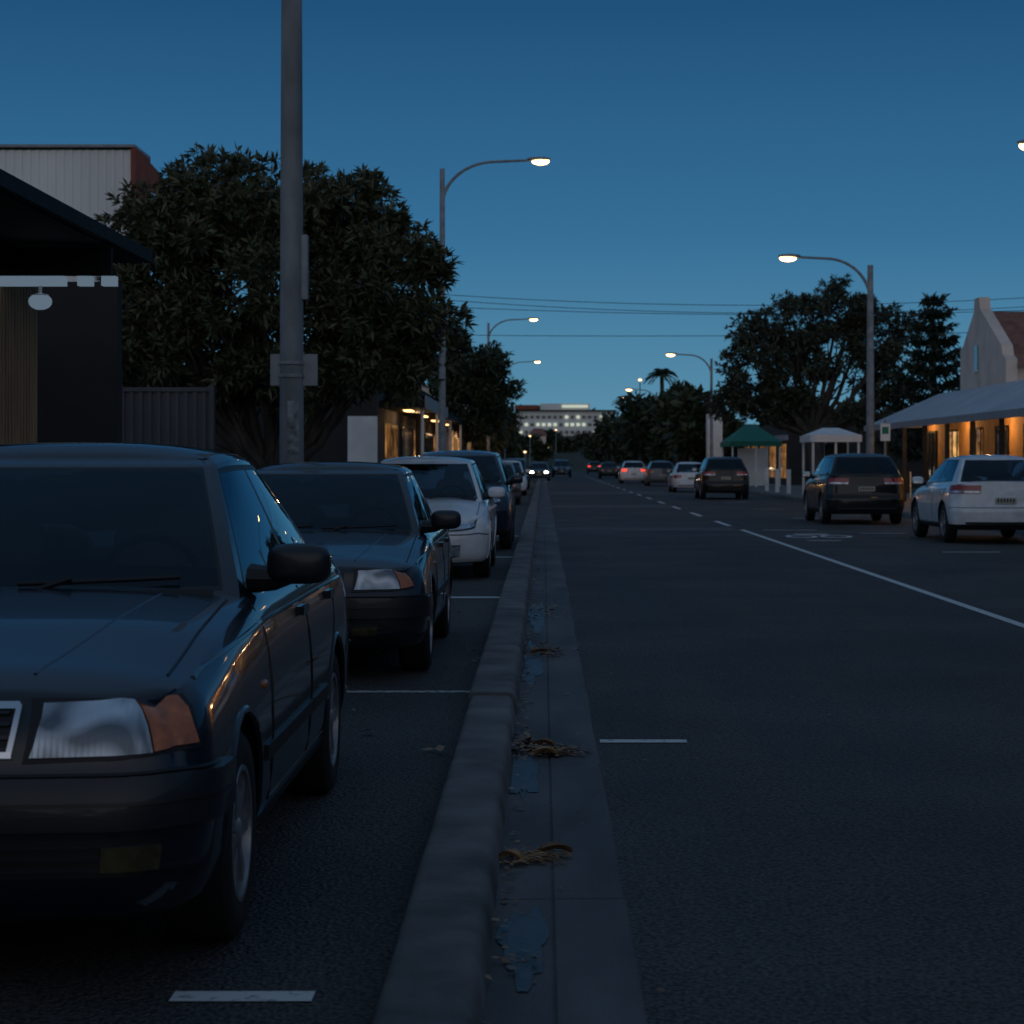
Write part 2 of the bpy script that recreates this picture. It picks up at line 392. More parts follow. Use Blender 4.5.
    def G(u,v,t):
        tw=min(t,.95)/.95
        yf=lerp(g['yf0'],g['yf1'],t)+.03*math.sin(math.pi*t)*-1; yr=lerp(g['yr0'],g['yr1'],t)+.03*math.sin(math.pi*t)
        w=lerp(g['wb'],g['wt'],tw**1.15)-(.035*max(0,(t-.95)/.05))
        yf+=lerp(.13,.07,t)*u*u; yr-=lerp(.10,.06,t)*u*u
        if t>.95: k=(t-.95)/.05; yf+=.05*k; yr-=.05*k
        x=w*u*(1-.05*(2*v-1)**2); y=lerp(yf,yr,v)
        R=.10; hy2=(yr-yf)/2; cy=(yr+yf)/2
        ix=min(max(x,-(w-R)),w-R); iy=min(max(y,cy-hy2+R),cy+hy2-R); dx,dy=x-ix,y-iy; d=math.hypot(dx,dy)
        if d>R: x,y=ix+dx*R/d,iy+dy*R/d
        z0=H(min(max(y,g['yf0']+.1),g['yr0']))-cr*.8-.015
        ze=g['zr']-.045-.02*abs(2*v-1)**3
        z=lerp(z0,ze,t)
        return Vector((x,y,z))
    def roof(u,v):
        q=G(u,v,1); q.z+=.045*(1-u**4)*(1-(2*v-1)**6)*(.75+.25*(1-u*u)); return q
    us=[-1,-.975,-.955,-.94,-.925,-.8,-.65,-.5,-.35,-.2,0,.2,.35,.5,.65,.8,.925,.94,.955,.975,1]
    a,b1,b2,c_=g['vA'],g['vB0'],g['vB1'],g['vC']
    marks=[0,.012,.03,a,a+.012]; 
    vv=sorted(set(marks+[lerp(a+.012,b1,i/6) for i in range(7)]+[lerp(b1,b2,i/2) for i in range(3)]+[lerp(b2,c_,i/6) for i in range(7)]+[c_+.012]+[lerp(c_+.012,1,i/6) for i in range(7)]+[.985]))
    ts=[0,.08,.11,.2,.3,.4,.5,.6,.7,.8,.87,.915,.935,.95,.965,.98,1]
    gb=B(); gb.mats=[paint,M['glass'],M['black'],M['inter']]
    def grid2(fn,A,Bb,mf):
        w=len(Bb); V=[fn(x,y) for x in A for y in Bb]; o_=len(gb.v); gb.v+=[tuple(q) for q in V]
        for i in range(len(A)-1):
            for j in range(len(Bb)-1):
                gb.f.append((o_+i*w+j,o_+i*w+j+1,o_+(i+1)*w+j+1,o_+(i+1)*w+j)); gb.m.append(mf((A[i]+A[i+1])/2,(Bb[j]+Bb[j+1])/2))
    def mw(u,t):
        u=abs(u)
        if u<.925 and .11<t<.915: return 1
        if u<.94 and .08<t<.935: return 2
        return 0
    def msd(v,t):
        if .11<t<.87 and (a+.012<v<b1 or b2<v<c_): return 1
        if .08<t<.915 and a<v<c_+.012: return 2
        return 0
    grid2(lambda u,t:G(u,0,t),us,ts,mw); grid2(lambda u,t:G(u,1,t),us,ts,mw)
    grid2(lambda v,t:G(1,v,t),vv,ts,msd); grid2(lambda v,t:G(-1,v,t),vv,ts,msd)
    grid2(roof,us,vv,lambda u,v:0)
    gb.obj('greenhouse',root,True,32,merge=True)
    r=p['r']
    for k,yw in enumerate(p['wy']):
        for sg in(1,-1):
            wb=B(); c=(sg*(W-.115),yw,r)
            wb.lathe_x(c,[(-.10,r*.62),(-.10,r*.90),(-.085,r*.975),(-.05,r),(.05,r),(.085,r*.975),(.102,r*.90),(.106,r*.76),(.098,r*.66),(.09,r*.645)],'rubber',40,sg)
            wb.lathe_x(c,[(.092,r*.66),(.097,r*.63),(.085,r*.60),(.02,r*.575),(.015,.0)],'black',40,sg)
            wb.lathe_x(c,[(.088,r*.665),(.101,r*.645),(.100,r*.60),(.075,r*.585),(.03,r*.575)],'alloy',40,sg)
            wb.lathe_x(c,[(.085,r*.16),(.093,r*.13),(.095,.0)],'alloy',20,sg)
            wb.lathe_x(c,[(.03,r*.2),(.085,r*.16)],'alloy',20,sg)
            ns=p.get('spokes',7)
            for i in range(ns):
                an=2*math.pi*i/ns
                def pt(rr,da,x): return (c[0]+sg*x,c[1]+rr*math.cos(an+da),c[2]+rr*math.sin(an+da))
                wi,wo=.30,.12
                V=[pt(r*.14,-wi*1.2,.088),pt(r*.14,wi*1.2,.088),pt(r*.60,wo,.090),pt(r*.60,-wo,.090),pt(r*.14,-wi*1.2,.06),pt(r*.14,wi*1.2,.06),pt(r*.60,wo,.06),pt(r*.60,-wo,.06)]
                wb.add(V,[(0,1,2,3),(0,4,5,1),(1,5,6,2),(2,6,7,3),(3,7,4,0)],'alloy')
            wb.obj('wheel_%d'%(k*2+(1 if sg>0 else 2)),root,True,40)
    t=B(); ra=r+p.get('gap',.05)
    for yw in p['wy']:
        for sg in(1,-1):
            q=[]
            for i in range(25):
                an=math.radians(-12+204*i/24); y=yw+ra*math.cos(an); z=max(zb+.01,r+.01+ra*math.sin(an))
                pp=perim('f',sg*(W+y),z); q.append(Vector((pp.x-sg*.004,y,z)))
            t.tube(q,.013,paint if not p.get('lowtrim') else 'black',n=6)
    fr,rr_=p['wy']; bz=p['belt']
    def sd(y): return W+y
    dl=B()
    y1=g['yf0']+.12; y2=lerp(g['yf0'],g['yr0'],(b1+b2)/2); y3=min(rr_-.02,g['yr0']-.45)
    zs=zb+.10
    line(dl,'f',[(sd(y1),bz-.05),(sd(y1-.04),.6),(sd(y1),zs)],.0045,.0005,'black')
    line(dl,'f',[(sd(y2),bz-.05),(sd(y2),zs)],.0045,.0005,'black')
    line(dl,'f',[(sd(y3+.10),bz-.05),(sd(y3),r*2+.12),(sd(y3-.25),r+.25),(sd(y3-.30),zs)],.0045,.0005,'black')
    line(dl,'f',[(sd(y1),zs),(sd(y3-.3),zs)],.0045,.0005,'black')
    dl.obj('door_shut_lines',root,True,60)
    if p.get('mould',1):
        for (ya,yb) in((fr+ra+.06,y2-.01),(y2+.01,rr_-ra-.05)):
            patch2(t,'f',sd(ya),sd(yb),.46,.51,.012,'black',n=12,m=2)
    line(t,'f',[(sd(.30),lerp(H(.3),bz,.2)-.07),(sd(1.4),bz-.10),(sd(L-.5),bz-.09)],.009,-.003,paint)
    patch2(t,'f',sd(fr+ra+.02),sd(rr_-ra-.02),zb+.015,zb+.085,.008,'black',n=12,m=2)
    for yh in (y2-.14,y3-.12 if y3-.12>y2+.3 else y2+.6):
        for sg in(1,-1):
            q=perim('f',sg*sd(yh),bz-.13); t.box(min(q.x-sg*.01,q.x+sg*.025),max(q.x-sg*.01,q.x+sg*.025),q.y-.085,q.y+.085,q.z-.016,q.z+.016,paint)
    for sg in(1,-1):
        mz=bz+.075; my=g['yf0']+.33; x0=g['wb']-.03
        t.tube([(sg*x0,my+.02,mz-.05),(sg*(x0+.08),my,mz-.05),(sg*(x0+.14),my,mz-.03)],[.05,.04,.035],'black')
        mmat=paint if p.get('mirmat','black')=='paint' else 'bumperp'
        t.ell((sg*(x0+.165),my,mz+.0),(.108,.075,.068),mmat,18,12,.62)
        t.box(sg*(x0+.165)-.085,sg*(x0+.165)+.085,my+.060,my+.0775,mz-.05,mz+.055,'chrome')
        if p.get('rep'): 
            q=perim('f',sg*sd(fr+.42),.70); t.ell(q,(.012,.03,.016),'amber')
    for x0,x1 in((-.55,-.02),(.05,.60)):
        q=[]
        for i in range(7):
            x=lerp(x0,x1,i/6); u=x/g['wb']; 
            gg=G(u,0,.12+.03*(i/6)); q.append(gg+Vector((0,-.022,.012)))
        t.tube(q,.009,'black',n=6)
        t.tube([q[0]+Vector((0,-.03,-.04)),q[2]+Vector((0,-.012,.012))],.011,'black',n=6)
    q=[G(u,0,.03)+Vector((0,-.03,.012)) for u in np.linspace(-.9,.9,15)]
    t.tube(q,[.028]*15,'black',n=6)
    st=p['style']
    fl=B()
    h0,h1=p['hl']; hs0,hs1,hs2=p['hs']
    lensm='headlit' if lit=='head' else 'lens'
    for sg in(1,-1):
        if st=='old':
            patch(fl,'f',[(sg*hs0,h0),(sg*hs1,h0+.004),(sg*hs1,h1+.004),(sg*(hs0+.05),h1-.004)],.012,lensm,n=14)
            patch(fl,'f',[(sg*(hs1+.008),h0+.006),(sg*hs2,h0+.018),(sg*(hs2-.015),h1-.003),(sg*(hs1+.008),h1+.004)],.012,'amber',n=10)
            patch(fl,'f',[(sg*(hs0-.02),h0-.014),(sg*(hs2+.02),h0+.004),(sg*(hs2+.02),h1+.004),(sg*(hs0+.02),h1+.012)],.004,'black',n=20)
        else:
            patch(fl,'f',[(sg*hs0,h0),(sg*(hs1),h0+.03),(sg*hs2,h1+.04),(sg*(hs0+.04),h1-.03)],.010,lensm,n=18)
            patch(fl,'f',[(sg*(hs0-.03),h0-.014),(sg*(hs1+.01),h0+.012),(sg*(hs2+.03),h1+.052),(sg*(hs0+.01),h1-.012)],.004,'black',n=18)
    gs=p['gs']; gz0,gz1=p['gz']
    patch(fl,'f',[(-gs+.03,gz0),(gs-.03,gz0),(gs,gz1),(-gs,gz1)],.006,'black',n=20)
    if p.get('chromegrille'):
        for c in([(-gs+.03,gz0-.006),(gs-.03,gz0-.006),(gs-.03,gz0+.010),(-gs+.03,gz0+.010)],[(-gs,gz1-.010),(gs,gz1-.010),(gs,gz1+.008),(-gs,gz1+.008)],[(gs-.045,gz0),(gs-.030,gz0),(gs+.004,gz1),(gs-.011,gz1)],[(-gs+.030,gz0),(-gs+.045,gz0),(-gs+.011,gz1),(-gs-.004,gz1)]):
            patch(fl,'f',c,.020,'chrome',n=12,m=2)
    nb=p.get('bars',4)
    for i in range(nb):
        z=lerp(gz0,gz1,(i+.6)/(nb+.2)); patch(fl,'f',[(-gs+.035,z-.004),(gs-.035,z-.004),(gs-.03,z+.004),(-gs+.03,z+.004)],.016,'bumperp' if p.get('chromegrille') else paint,n=16,m=1)
    patch(fl,'f',[(-.06,lerp(gz0,gz1,.25)),(.06,lerp(gz0,gz1,.25)),(.06,lerp(gz0,gz1,.8)),(-.06,lerp(gz0,gz1,.8))],.026,'chrome',n=6)
    bg_=p['bg']
    line(fl,'f',[(0,bg_),(W+.30,bg_)],.007,.001,'black')
    if st=='old':
        patch2(fl,'f',0.0,W+p['wy'][0]-ra-.02,bg_-.135,bg_-.012,.022,'bumperp',n=30,m=3)
        patch2(fl,'f',0.0,W+p['wy'][0]-ra-.03,bg_-.075,bg_-.068,.025,'black',n=30,m=1)
    i0,i1=p['int']; iw=p.get('iw',.50)
    patch(fl,'f',[(-iw,i0),(iw,i0),(iw+.06,i1),(-iw-.06,i1)],.003,'black',n=20)
    for k in range(3):
        z=lerp(i0,i1,(k+.7)/3.2); patch(fl,'f',[(-iw,z-.005),(iw,z-.005),(iw,z+.005),(-iw,z+.005)],.012,'bumperp',n=20,m=1)
    for sg in(1,-1): patch(fl,'f',[(sg*(iw-.11),i0+.014),(sg*(iw+.05),i0+.014),(sg*(iw+.055),i1-.018),(sg*(iw-.11),i1-.018)],.014,'fog' if st=='old' else 'lens',n=6)
    for end,zp in(('f',bg_-.075),('r',p['rplate'])):
        patch(fl,end,[(-.19,zp-.05),(.19,zp-.05),(.19,zp+.05),(-.19,zp+.05)],.028,'plate',n=4,m=2)
        for i in range(6):
            s=-.14+i*.056; patch(fl,end,[(s-.016,zp-.028),(s+.016,zp-.028),(s+.016,zp+.03),(s-.016,zp+.03)],.031,'platetx',n=1,m=1)
    tz0,tz1=p['tz']; ta,tb=p['ts']
    patch2(fl,'r',ta,tb,tz0,tz1,.012,'redlit' if lit=='tail' else 'redlens',n=10)
    patch2(fl,'r',ta+.02,tb-.08,tz0+.01,tz0+.045,.016,'lens',n=6,m=1)
    line(fl,'r',[(0,p['rbg']),(W+.3,p['rbg'])],.006,.001,'black')
    line(fl,'r',[(0,zb+.12),(W*.8,zb+.12)],.02,.001,'black')
    fl.obj('lights_grille_plates',root,True,40)
    t.obj('trim_and_mirrors',root,True,40)
    hb=B()
    for sg in(1,-1):
        q=[P(sg*W*.92,y,1)+Vector((0,0,.0005)) for y in np.linspace(.25,g['yf0']+.05,16)]
        hb.tube(q,.0045,'black',n=6)
        q=[P(sg*W*lerp(.50,.66,(y-.12)/1.2),y,1)+Vector((0,0,-.005)) for y in np.linspace(.12,g['yf0'],14)]
        hb.tube(q,.008,paint,n=8)
    hb.obj('bonnet_lines',root,True,60)
    sb=B()
    rows=[g['yf0']+1.15,g['yf0']+2.0] if g['yr0']-g['yf0']>2.2 else [g['yf0']+1.1]
    for ri,ys in enumerate(rows):
        for xs in(-.36,.36):
            sb.ell((xs,ys,bz+.03-.09*ri),(.24,.09,.22),'seat',16,10,.6)
            if ri==0:
                sb.ell((xs,ys+.03,bz+.29),(.13,.055,.075),'seat',14,8,.65)
                sb.tube([(xs-.05,ys+.02,bz+.1),(xs-.05,ys+.02,bz+.25)],.008,'inter'); sb.tube([(xs+.05,ys+.02,bz+.1),(xs+.05,ys+.02,bz+.25)],.008,'inter')
    sb.ell((0,g['yf0']+.5,bz-.02),(.62,.22,.07),'inter',18,8,.6)
    q=[Vector((.36+.18*math.cos(a_),g['yf0']+.62+.05*math.sin(a_),bz-.02+.17*math.sin(a_))) for a_ in np.linspace(0,2*math.pi,25)]
    sb.tube(q,.015,'inter',n=6)
    sb.ell((0,lerp(g['yf0'],g['yf1'],.78)+.13,lerp(bz,g['zr'],.70)),(.11,.018,.03),'inter')
    sb.obj('seats_and_dashboard',root,True,60)
    return root
FR_old=[(.18,.12),(.26,.03),(.32,.0),(.52,.0),(.56,.012),(.60,.035),(.70,.06),(.78,.11),(.9,.16)]
RE_old=[(.18,.10),(.28,.02),(.34,0),(.52,0),(.57,.03),(.75,.05),(.9,.08),(1.1,.12)]
sedan1=dict(L=4.5,W=.865,zb=.21,belt=.985,r=.308,gap=.045,wy=(.84,3.46),Rf=.24,Rr=.22,bowf=.07,tf=.010,
  H=[(0,.835),(.3,.865),(.9,.945),(1.35,.995),(1.7,1.01),(3.6,1.03),(3.8,1.03),(4.3,1.01),(4.5,.99)],front=FR_old,rear=RE_old,
  gh=dict(yf0=1.33,yf1=2.12,yr1=3.15,yr0=3.86,zr=1.475,wb=.785,wt=.58,vA=.042,vB0=.455,vB1=.485,vC=.86),
  style='old',hl=(.640,.775),hs=(.430,.755,.985),gs=.415,gz=(.645,.765),chromegrille=True,bars=4,bg=.595,int=(.340,.435),iw=.73,rplate=.72,tz=(.68,.86),ts=(.5,.98),rbg=.58,rep=1,spokes=7)
sedan2=dict(sedan1); sedan2.update(L=4.4,W=.85,belt=.915,r=.30,wy=(.85,3.40),chromegrille=False,
  H=[(0,.765),(.3,.795),(.9,.87),(1.35,.925),(1.7,.94),(3.5,.955),(3.8,.955),(4.2,.94),(4.4,.92)],
  gh=dict(yf0=1.30,yf1=2.10,yr1=3.1,yr0=3.80,zr=1.405,wb=.765,wt=.58,vA=.042,vB0=.455,vB1=.485,vC=.86),
  hl=(.585,.71),hs=(.40,.70,.87),gs=.35,gz=(.59,.70),bars=4,bg=.545,int=(.29,.37),iw=.5,rplate=.66,tz=(.64,.80),rbg=.54)
FR_new=[(.18,.10),(.26,.02),(.34,.0),(.50,.0),(.58,.02),(.68,.07),(.78,.15),(.9,.24),(1.05,.34)]
hatch=dict(L=4.15,W=.87,zb=.20,belt=.95,r=.315,gap=.04,wy=(.85,3.42),Rf=.34,Rr=.26,bowf=.16,
  H=[(0,.73),(.3,.82),(.8,.91),(1.1,.955),(1.5,.98),(3.2,1.03),(4.0,1.04),(4.15,1.03)],front=FR_new,rear=[(.18,.08),(.3,.01),(.5,0),(.6,.03),(.8,.06),(1.05,.09)],
  gh=dict(yf0=1.02,yf1=1.98,yr1=3.55,yr0=4.05,zr=1.475,wb=.79,wt=.60,vA=.04,vB0=.47,vB1=.50,vC=.86),
  style='new',hl=(.59,.72),hs=(.42,.84,1.06),gs=.30,gz=(.60,.66),bars=1,bg=.54,int=(.27,.42),rplate=.62,tz=(.78,.95),ts=(.5,.98),rbg=.52,mould=0,mirmat='paint',spokes=5)
suv=dict(L=4.5,W=.91,zb=.24,belt=1.04,r=.345,gap=.05,wy=(.88,3.55),Rf=.30,Rr=.26,bowf=.14,lowtrim=.16,
  H=[(0,.88),(.3,.96),(.8,1.03),(1.15,1.07),(1.6,1.09),(3.4,1.14),(4.3,1.15),(4.5,1.14)],front=[(.2,.10),(.3,.02),(.4,0),(.6,0),(.7,.03),(.85,.10),(1.0,.2),(1.2,.3)],rear=[(.2,.08),(.35,0),(.6,0),(.66,.05),(.9,.07),(1.2,.12)],
  gh=dict(yf0=1.10,yf1=1.88,yr1=3.95,yr0=4.42,zr=1.60,wb=.83,wt=.65,vA=.035,vB0=.42,vB1=.45,vC=.90),
  style='new',hl=(.74,.86),hs=(.46,.85,1.02),gs=.36,gz=(.68,.80),bars=2,bg=.62,int=(.34,.48),rplate=.80,tz=(.90,1.04),ts=(.42,1.05),rbg=.62,mould=0,mirmat='paint',spokes=5)
suvw=dict(suv); suvw.update(L=4.35,W=.93,belt=.99,lowtrim=.10,H=[(0,.82),(.3,.90),(.8,.97),(1.15,1.01),(1.6,1.03),(3.2,1.07),(4.0,1.09),(4.35,1.07)],
  gh=dict(yf0=1.10,yf1=1.95,yr1=3.62,yr0=4.26,zr=1.53,wb=.84,wt=.61,vA=.035,vB0=.45,vB1=.475,vC=.86),wy=(.88,3.50),r=.34,tz=(.86,1.0),ts=(.45,1.25),rplate=.74,hl=(.70,.82),gz=(.64,.76))
def paintm(name,c,metal=0.,rough=.4,coat=1.): 
    return pmat(name,c,rough,metal,var=.12,scale=5,coat=coat,spec=.25)
pn1=paintm('paint_navy',(.005,.011,.022)); pn2=paintm('paint_charcoal',(.009,.014,.021)); pw=paintm('paint_white',(.84,.85,.86),0,.35)
pb=paintm('paint_black',(.003,.004,.005),coat=.7); pg=paintm('paint_grey',(.10,.11,.12)); pbl=paintm('paint_dark_blue',(.010,.018,.032))
car('parked_car','sedan1',sedan1,-1.735,5.15,pn1)
car('parked_car','sedan2',sedan2,-1.59,12.85,pn2)
car('parked_car','hatch',hatch,-1.50,23.9,pw)
car('parked_car','suv',suv,-1.40,32.0,pbl)
car('parked_car','hatch',hatch,-1.55,84,pw)
car('parked_car','sedan2',sedan2,-1.6,66,pg)
car('parked_car','suv',suv,-1.6,104,pb)
car('parked_car','suvw',suvw,7.88,34.6,pw,flip=True)
car('parked_car','suv',suv,7.2,45.2,pb,flip=True)
car('parked_car','suv',suv,6.8,75.5,pb,flip=True)
car('parked_car','sedan2',sedan2,6.8,93,pw,flip=True)
car('parked_car','hatch',hatch,6.9,118,pg,flip=True)
car('moving_car','hatch',hatch,5.9,132,pw,flip=True,lit='tail')
car('moving_car','sedan2',sedan2,5.6,172,pb,flip=True,lit=None)
car('moving_car','suv',suv,1.7,185,pbl,lit=None)
car('moving_car','sedan2',sedan2,1.9,230,pb,lit='head')
car('moving_car','sedan2',sedan2,-.3,150,pg,lit='head')
car('moving_car','hatch',hatch,6.2,245,pb,flip=True,lit='tail')
# ------------------------------------------------------------------ ground
def sheet(name,x0,x1,y0,y1,z,mat):
    b=B(); b.add([(x0,y0,z),(x1,y0,z),(x1,y1,z),(x0,y1,z)],[(0,1,2,3)],mat); return b.obj(name)
gx=np.concatenate([np.linspace(-1500,-150,10),np.linspace(-100,140,33),np.linspace(200,1500,10)])
gy=np.concatenate([np.linspace(-400,260,12),np.linspace(290,800,35),np.linspace(900,2500,8)])
def hz(x,y):
    t=min(max((y-300)/260,0),1); t=t*t*(3-2*t)
    return -.012+ t*(8.5+2.0*math.sin(x*.02+1)+1.5*math.sin(x*.05+y*.01))
bg=B(); V=[(x,y,hz(x,y)) for y in gy for x in gx]; w=len(gx)
bg.add(V,[(j*w+i,j*w+i+1,(j+1)*w+i+1,(j+1)*w+i) for j in range(len(gy)-1) for i in range(w-1)],'earth'); bg.obj('ground',smooth=True,ang=80)
sheet('road',.26,9.2,-120,300,0.0,'road')
sheet('parking_lane_surface',-2.85,-.38,-120,300,0.0,'bay')
gb=B()
xs=[(-.15,.002),(.022,.004),(.030,-.004),(.038,.004),(.26,.006),(.275,-.008)]
segs=[]; y=-8.
while y<200:
    y2=y+(2.9 if y<60 else 30); segs.append((y,y2)); y=y2
for a,b_ in segs:
    V=[];F=[];e1,e2=random.uniform(-.008,.008),random.uniform(-.008,.008)
    for yy,e_ in((a+.003,e1),((a+b_)/2,(e1-e2)),(b_-.003,e2)):
        for k,(x,z) in enumerate(xs): V.append((x+(e_ if k>=4 else 0),yy,z))
    for j in range(2):
        for i in range(5): F.append((j*6+i,j*6+i+1,j*6+i+7,j*6+i+6))
    gb.add(V,F,'gutter')
gb.box(-.15,.26,-8,200,-.05,-.0065,'black')
gb.obj('gutter')
db=B()
for (cx,cy,rx,ry) in((-.055,5.9,.07,.45),(-.085,9.3,.06,.9),(-.07,14.2,.07,1.4),(-.05,18.5,.08,1.6)):
    n=40; V=[(cx,cy,.0078)]
    for k in range(n):
        a=2*math.pi*k/n; q=1+.18*math.sin(3*a+cy)+.12*math.sin(7*a)+.08*math.sin(13*a+cy); V.append((max(-.138,min(.018,cx+rx*q*math.cos(a))),cy+ry*q*math.sin(a),.0078))
    db.add(V,[(0,k+1,(k+1)%n+1) for k in range(n)],'wet')
db.obj('damp_stains')
kb=B()
def kerbprof(k,xl,xr,ya,yb,h,mat='conc',face=1):
    pr=[(xl,-.02),(xl,h-.02),(xl+.012,h-.005),(xl+.03,h),(xr-.05,h),(xr-.025,h-.006),(xr-.008,h-.025),(xr,h-.06),(xr+.012,-.02)] if face==1 else [(xl-.012,-.02),(xl,h-.06),(xl+.008,h-.025),(xl+.025,h-.006),(xl+.05,h),(xr-.035,h),(xr-.015,h-.005),(xr,h-.02),(xr,-.02)]
    n=len(pr); ns=max(1,int((yb-ya)/.25)) if yb-ya<4 and face==1 else 1
    V=[];F=[]
    for j in range(ns+1):
        yy=lerp(ya,yb,j/ns)
        for x,z in pr: V.append((x+random.gauss(0,.0008)*(ns>1),yy,z+(random.gauss(0,.0006) if z>0 and ns>1 else 0)))
    for j in range(ns):
        F+=[(j*n+i,j*n+i+1,(j+1)*n+i+1,(j+1)*n+i) for i in range(n-1)]
    F+=[tuple(range(n)),tuple(range(ns*n,ns*n+n))]
    k.add(V,F,mat)
cuts=[-8,-4,-1,1.4,3.8,5.95,8.3,11.2]
for a,b_ in zip(cuts[:-1],cuts[1:]): kerbprof(kb,-.40,-.158,a+.003,b_-.003,.115)
yy=11.26; 
while yy<46:
    kerbprof(kb,-.415,-.150,yy+.004,yy+3-.004,.125); yy+=3
while yy<200:
    kerbprof(kb,-.415,-.15,yy+.006,yy+20-.006,.125); yy+=20
kb.obj('kerb',smooth=True,ang=50)
k2=B(); yy=-8
while yy<290:
    st=3 if yy<50 else 20
    kerbprof(k2,-3.05,-2.86,yy+.005,yy+st-.005,.13); yy+=st
k2.obj('kerb',smooth=True,ang=50)
k3=B(); yy=-8
while yy<290:
    st=3 if yy<50 else 20
    kerbprof(k3,9.2,9.4,yy+.005,yy+st-.005,.13,face=-1); yy+=st
k3.obj('kerb',smooth=True,ang=50)
fp=B(); yy=-8
while yy<290:
    st=1.8 if yy<70 else 20
    fp.box(-7.5,-3.05,yy+.004,yy+st-.004,-.02,.125,'foot'); yy+=st
fp.obj('footpath')
fp=B(); yy=-8
while yy<290:
    st=1.8 if yy<90 else 20
    fp.box(9.4,15,yy+.004,yy+st-.004,-.02,.125,'foot'); yy+=st
fp.obj('footpath')
rm=B()
def mk(x0,x1,y0,y1,mat='line',z=.004): rm.add([(x0,y0,z),(x1,y0,z),(x1,y1,z),(x0,y1,z)],[(0,1,2,3)],mat)
mk(4.05,4.15,8,42)
for y in np.arange(44.5,200,8.): mk(4.02,4.14,y,y+3.6)
mk(.285,.72,10.13,10.24)
mk(-.97,-.60,5.27,5.37); 
mk(-1.45,-.42,12.33,12.43,'lineworn')
mk(-1.2,-.42,20.9,21.1); mk(-1.2,-.42,29.8,30); mk(-1.2,-.42,38.3,38.5,)
for y in (31.5,39.8,50.5,60,70): mk(6.2,7.1,y,y+.15,'line')
def ringm(cx,cy,r,w,asp=1.6):
    n=24;V=[];F=[]
    for k in range(n):
        a=2*math.pi*k/n
        for rr in(r-w,r): V.append((cx+rr*math.cos(a),cy+asp*rr*math.sin(a)*1.4,.004))
    for k in range(n): a=2*k;b_=2*((k+1)%n); F.append((a,a+1,b_+1,b_))
    rm.add(V,F,'line')
ringm(4.85,38.2,.30,.09); ringm(5.5,38.2,.30,.09); mk(4.85,5.5,39.1,39.5,'line',.0045); mk(4.7,5.3,36.0,36.4,'lineworn')
mk(4.5,5.6,41.6,41.9,'lineworn')
rm.obj('road_markings')
pa=B()
def pt_(x0,x1,y0,y1): pa.add([(x0,y0,.0022),(x1,y0+.2,.0022),(x1,y1+.25,.0022),(x0,y1,.0022)],[(0,1,2,3)],'patch')
pt_(.30,4.0,41.5,43.2); pt_(.3,4.0,62,66); pt_(.3,4.0,88,96); pt_(4.2,8.0,88,97)
pa.obj('road_patches')
fl=B()
def dead(cx,cy,n,sx,sy,z=.008,size=.05):
    for _ in range(n):
        x=random.gauss(cx,sx);y=random.gauss(cy,sy)
        if x<-.135 and z<.05 and x>-.3: x=-.135+abs(x+.135)*.5
        a=random.uniform(0,6.28);l=size*random.uniform(.5,1.3);w_=l*random.uniform(.15,.4)
        d=Vector((math.cos(a),math.sin(a),random.uniform(-.1,.35)));s=Vector((-math.sin(a),math.cos(a),random.uniform(-.3,.3)))
        p=Vector((x,y,z+random.uniform(0,.02)))
        fl.add([p,p+d*l*.5+s*w_,p+d*l,p+d*l*.5-s*w_],[(0,1,2),(0,2,3)],'deadleaf')
dead(.04,9.75,420,.075,.08,size=.036); dead(-.08,9.95,160,.04,.16,size=.05)
dead(-.05,7.15,120,.055,.05,size=.036); dead(-.11,6.6,45,.02,.5,size=.035)
dead(.0,14.9,220,.10,.25,size=.045); dead(-.05,5.65,22,.05,.04,size=.03); dead(-.02,19,120,.1,.6)
dead(-.11,12.,160,.025,3.5,size=.035); dead(-.11,25,150,.03,8); dead(.6,9,14,.8,3,.005,.03); dead(.05,8,30,.12,2.5,size=.025)
for (cx,cy) in((.03,9.72),(-.03,7.1)):
    for k in range(14):
        a=random.uniform(-.5,.5); L_=random.uniform(.1,.2); x=cx+random.gauss(-.05,.03); y=cy+random.gauss(0,.04)
        fl.tube([(x,y,.012),(x+L_*.5*math.cos(a),y+L_*.5*math.sin(a),.03),(x+L_*math.cos(a),y+L_*math.sin(a),.010)],[.004,.003,.001],'deadleaf',n=4)
for (cx,cy,a,l) in((-.02,7.18,.3,.13),(-.07,7.05,2.6,.10),(-.11,9.95,1.2,.13),(-.05,9.62,.1,.12),(.06,9.9,2.9,.11),(-.09,14.7,.4,.14)):
    d=Vector((math.cos(a),math.sin(a),0)); s=Vector((-math.sin(a),math.cos(a),0)); V=[];F=[]
    for i in range(7):
        t_=i/6; wd=math.sin(math.pi*min(1,t_*.95+.03))*l*.24
        for k,q in enumerate((-1,0,1)): V.append(Vector((cx,cy,.012))+d*l*t_+s*wd*q+Vector((0,0,.02*abs(q)+.02*math.sin(math.pi*t_))))
    for i in range(6):
        for k in range(2): F.append((i*3+k,i*3+k+1,i*3+k+4,i*3+k+3))
    fl.add(V,F,'deadleaf')
for (px,py) in((445,757),(436,752),(447,769),(475,660),(482,664),(365,735),(470,655)):
    D=2850/(py-462); X=(px-543)/(py-462)*1.4; dead(X,D,2,.02,.02,.006,.07)
dead(-1.2,18,60,.5,6,.005,.05)
fl.obj('fallen_leaves')
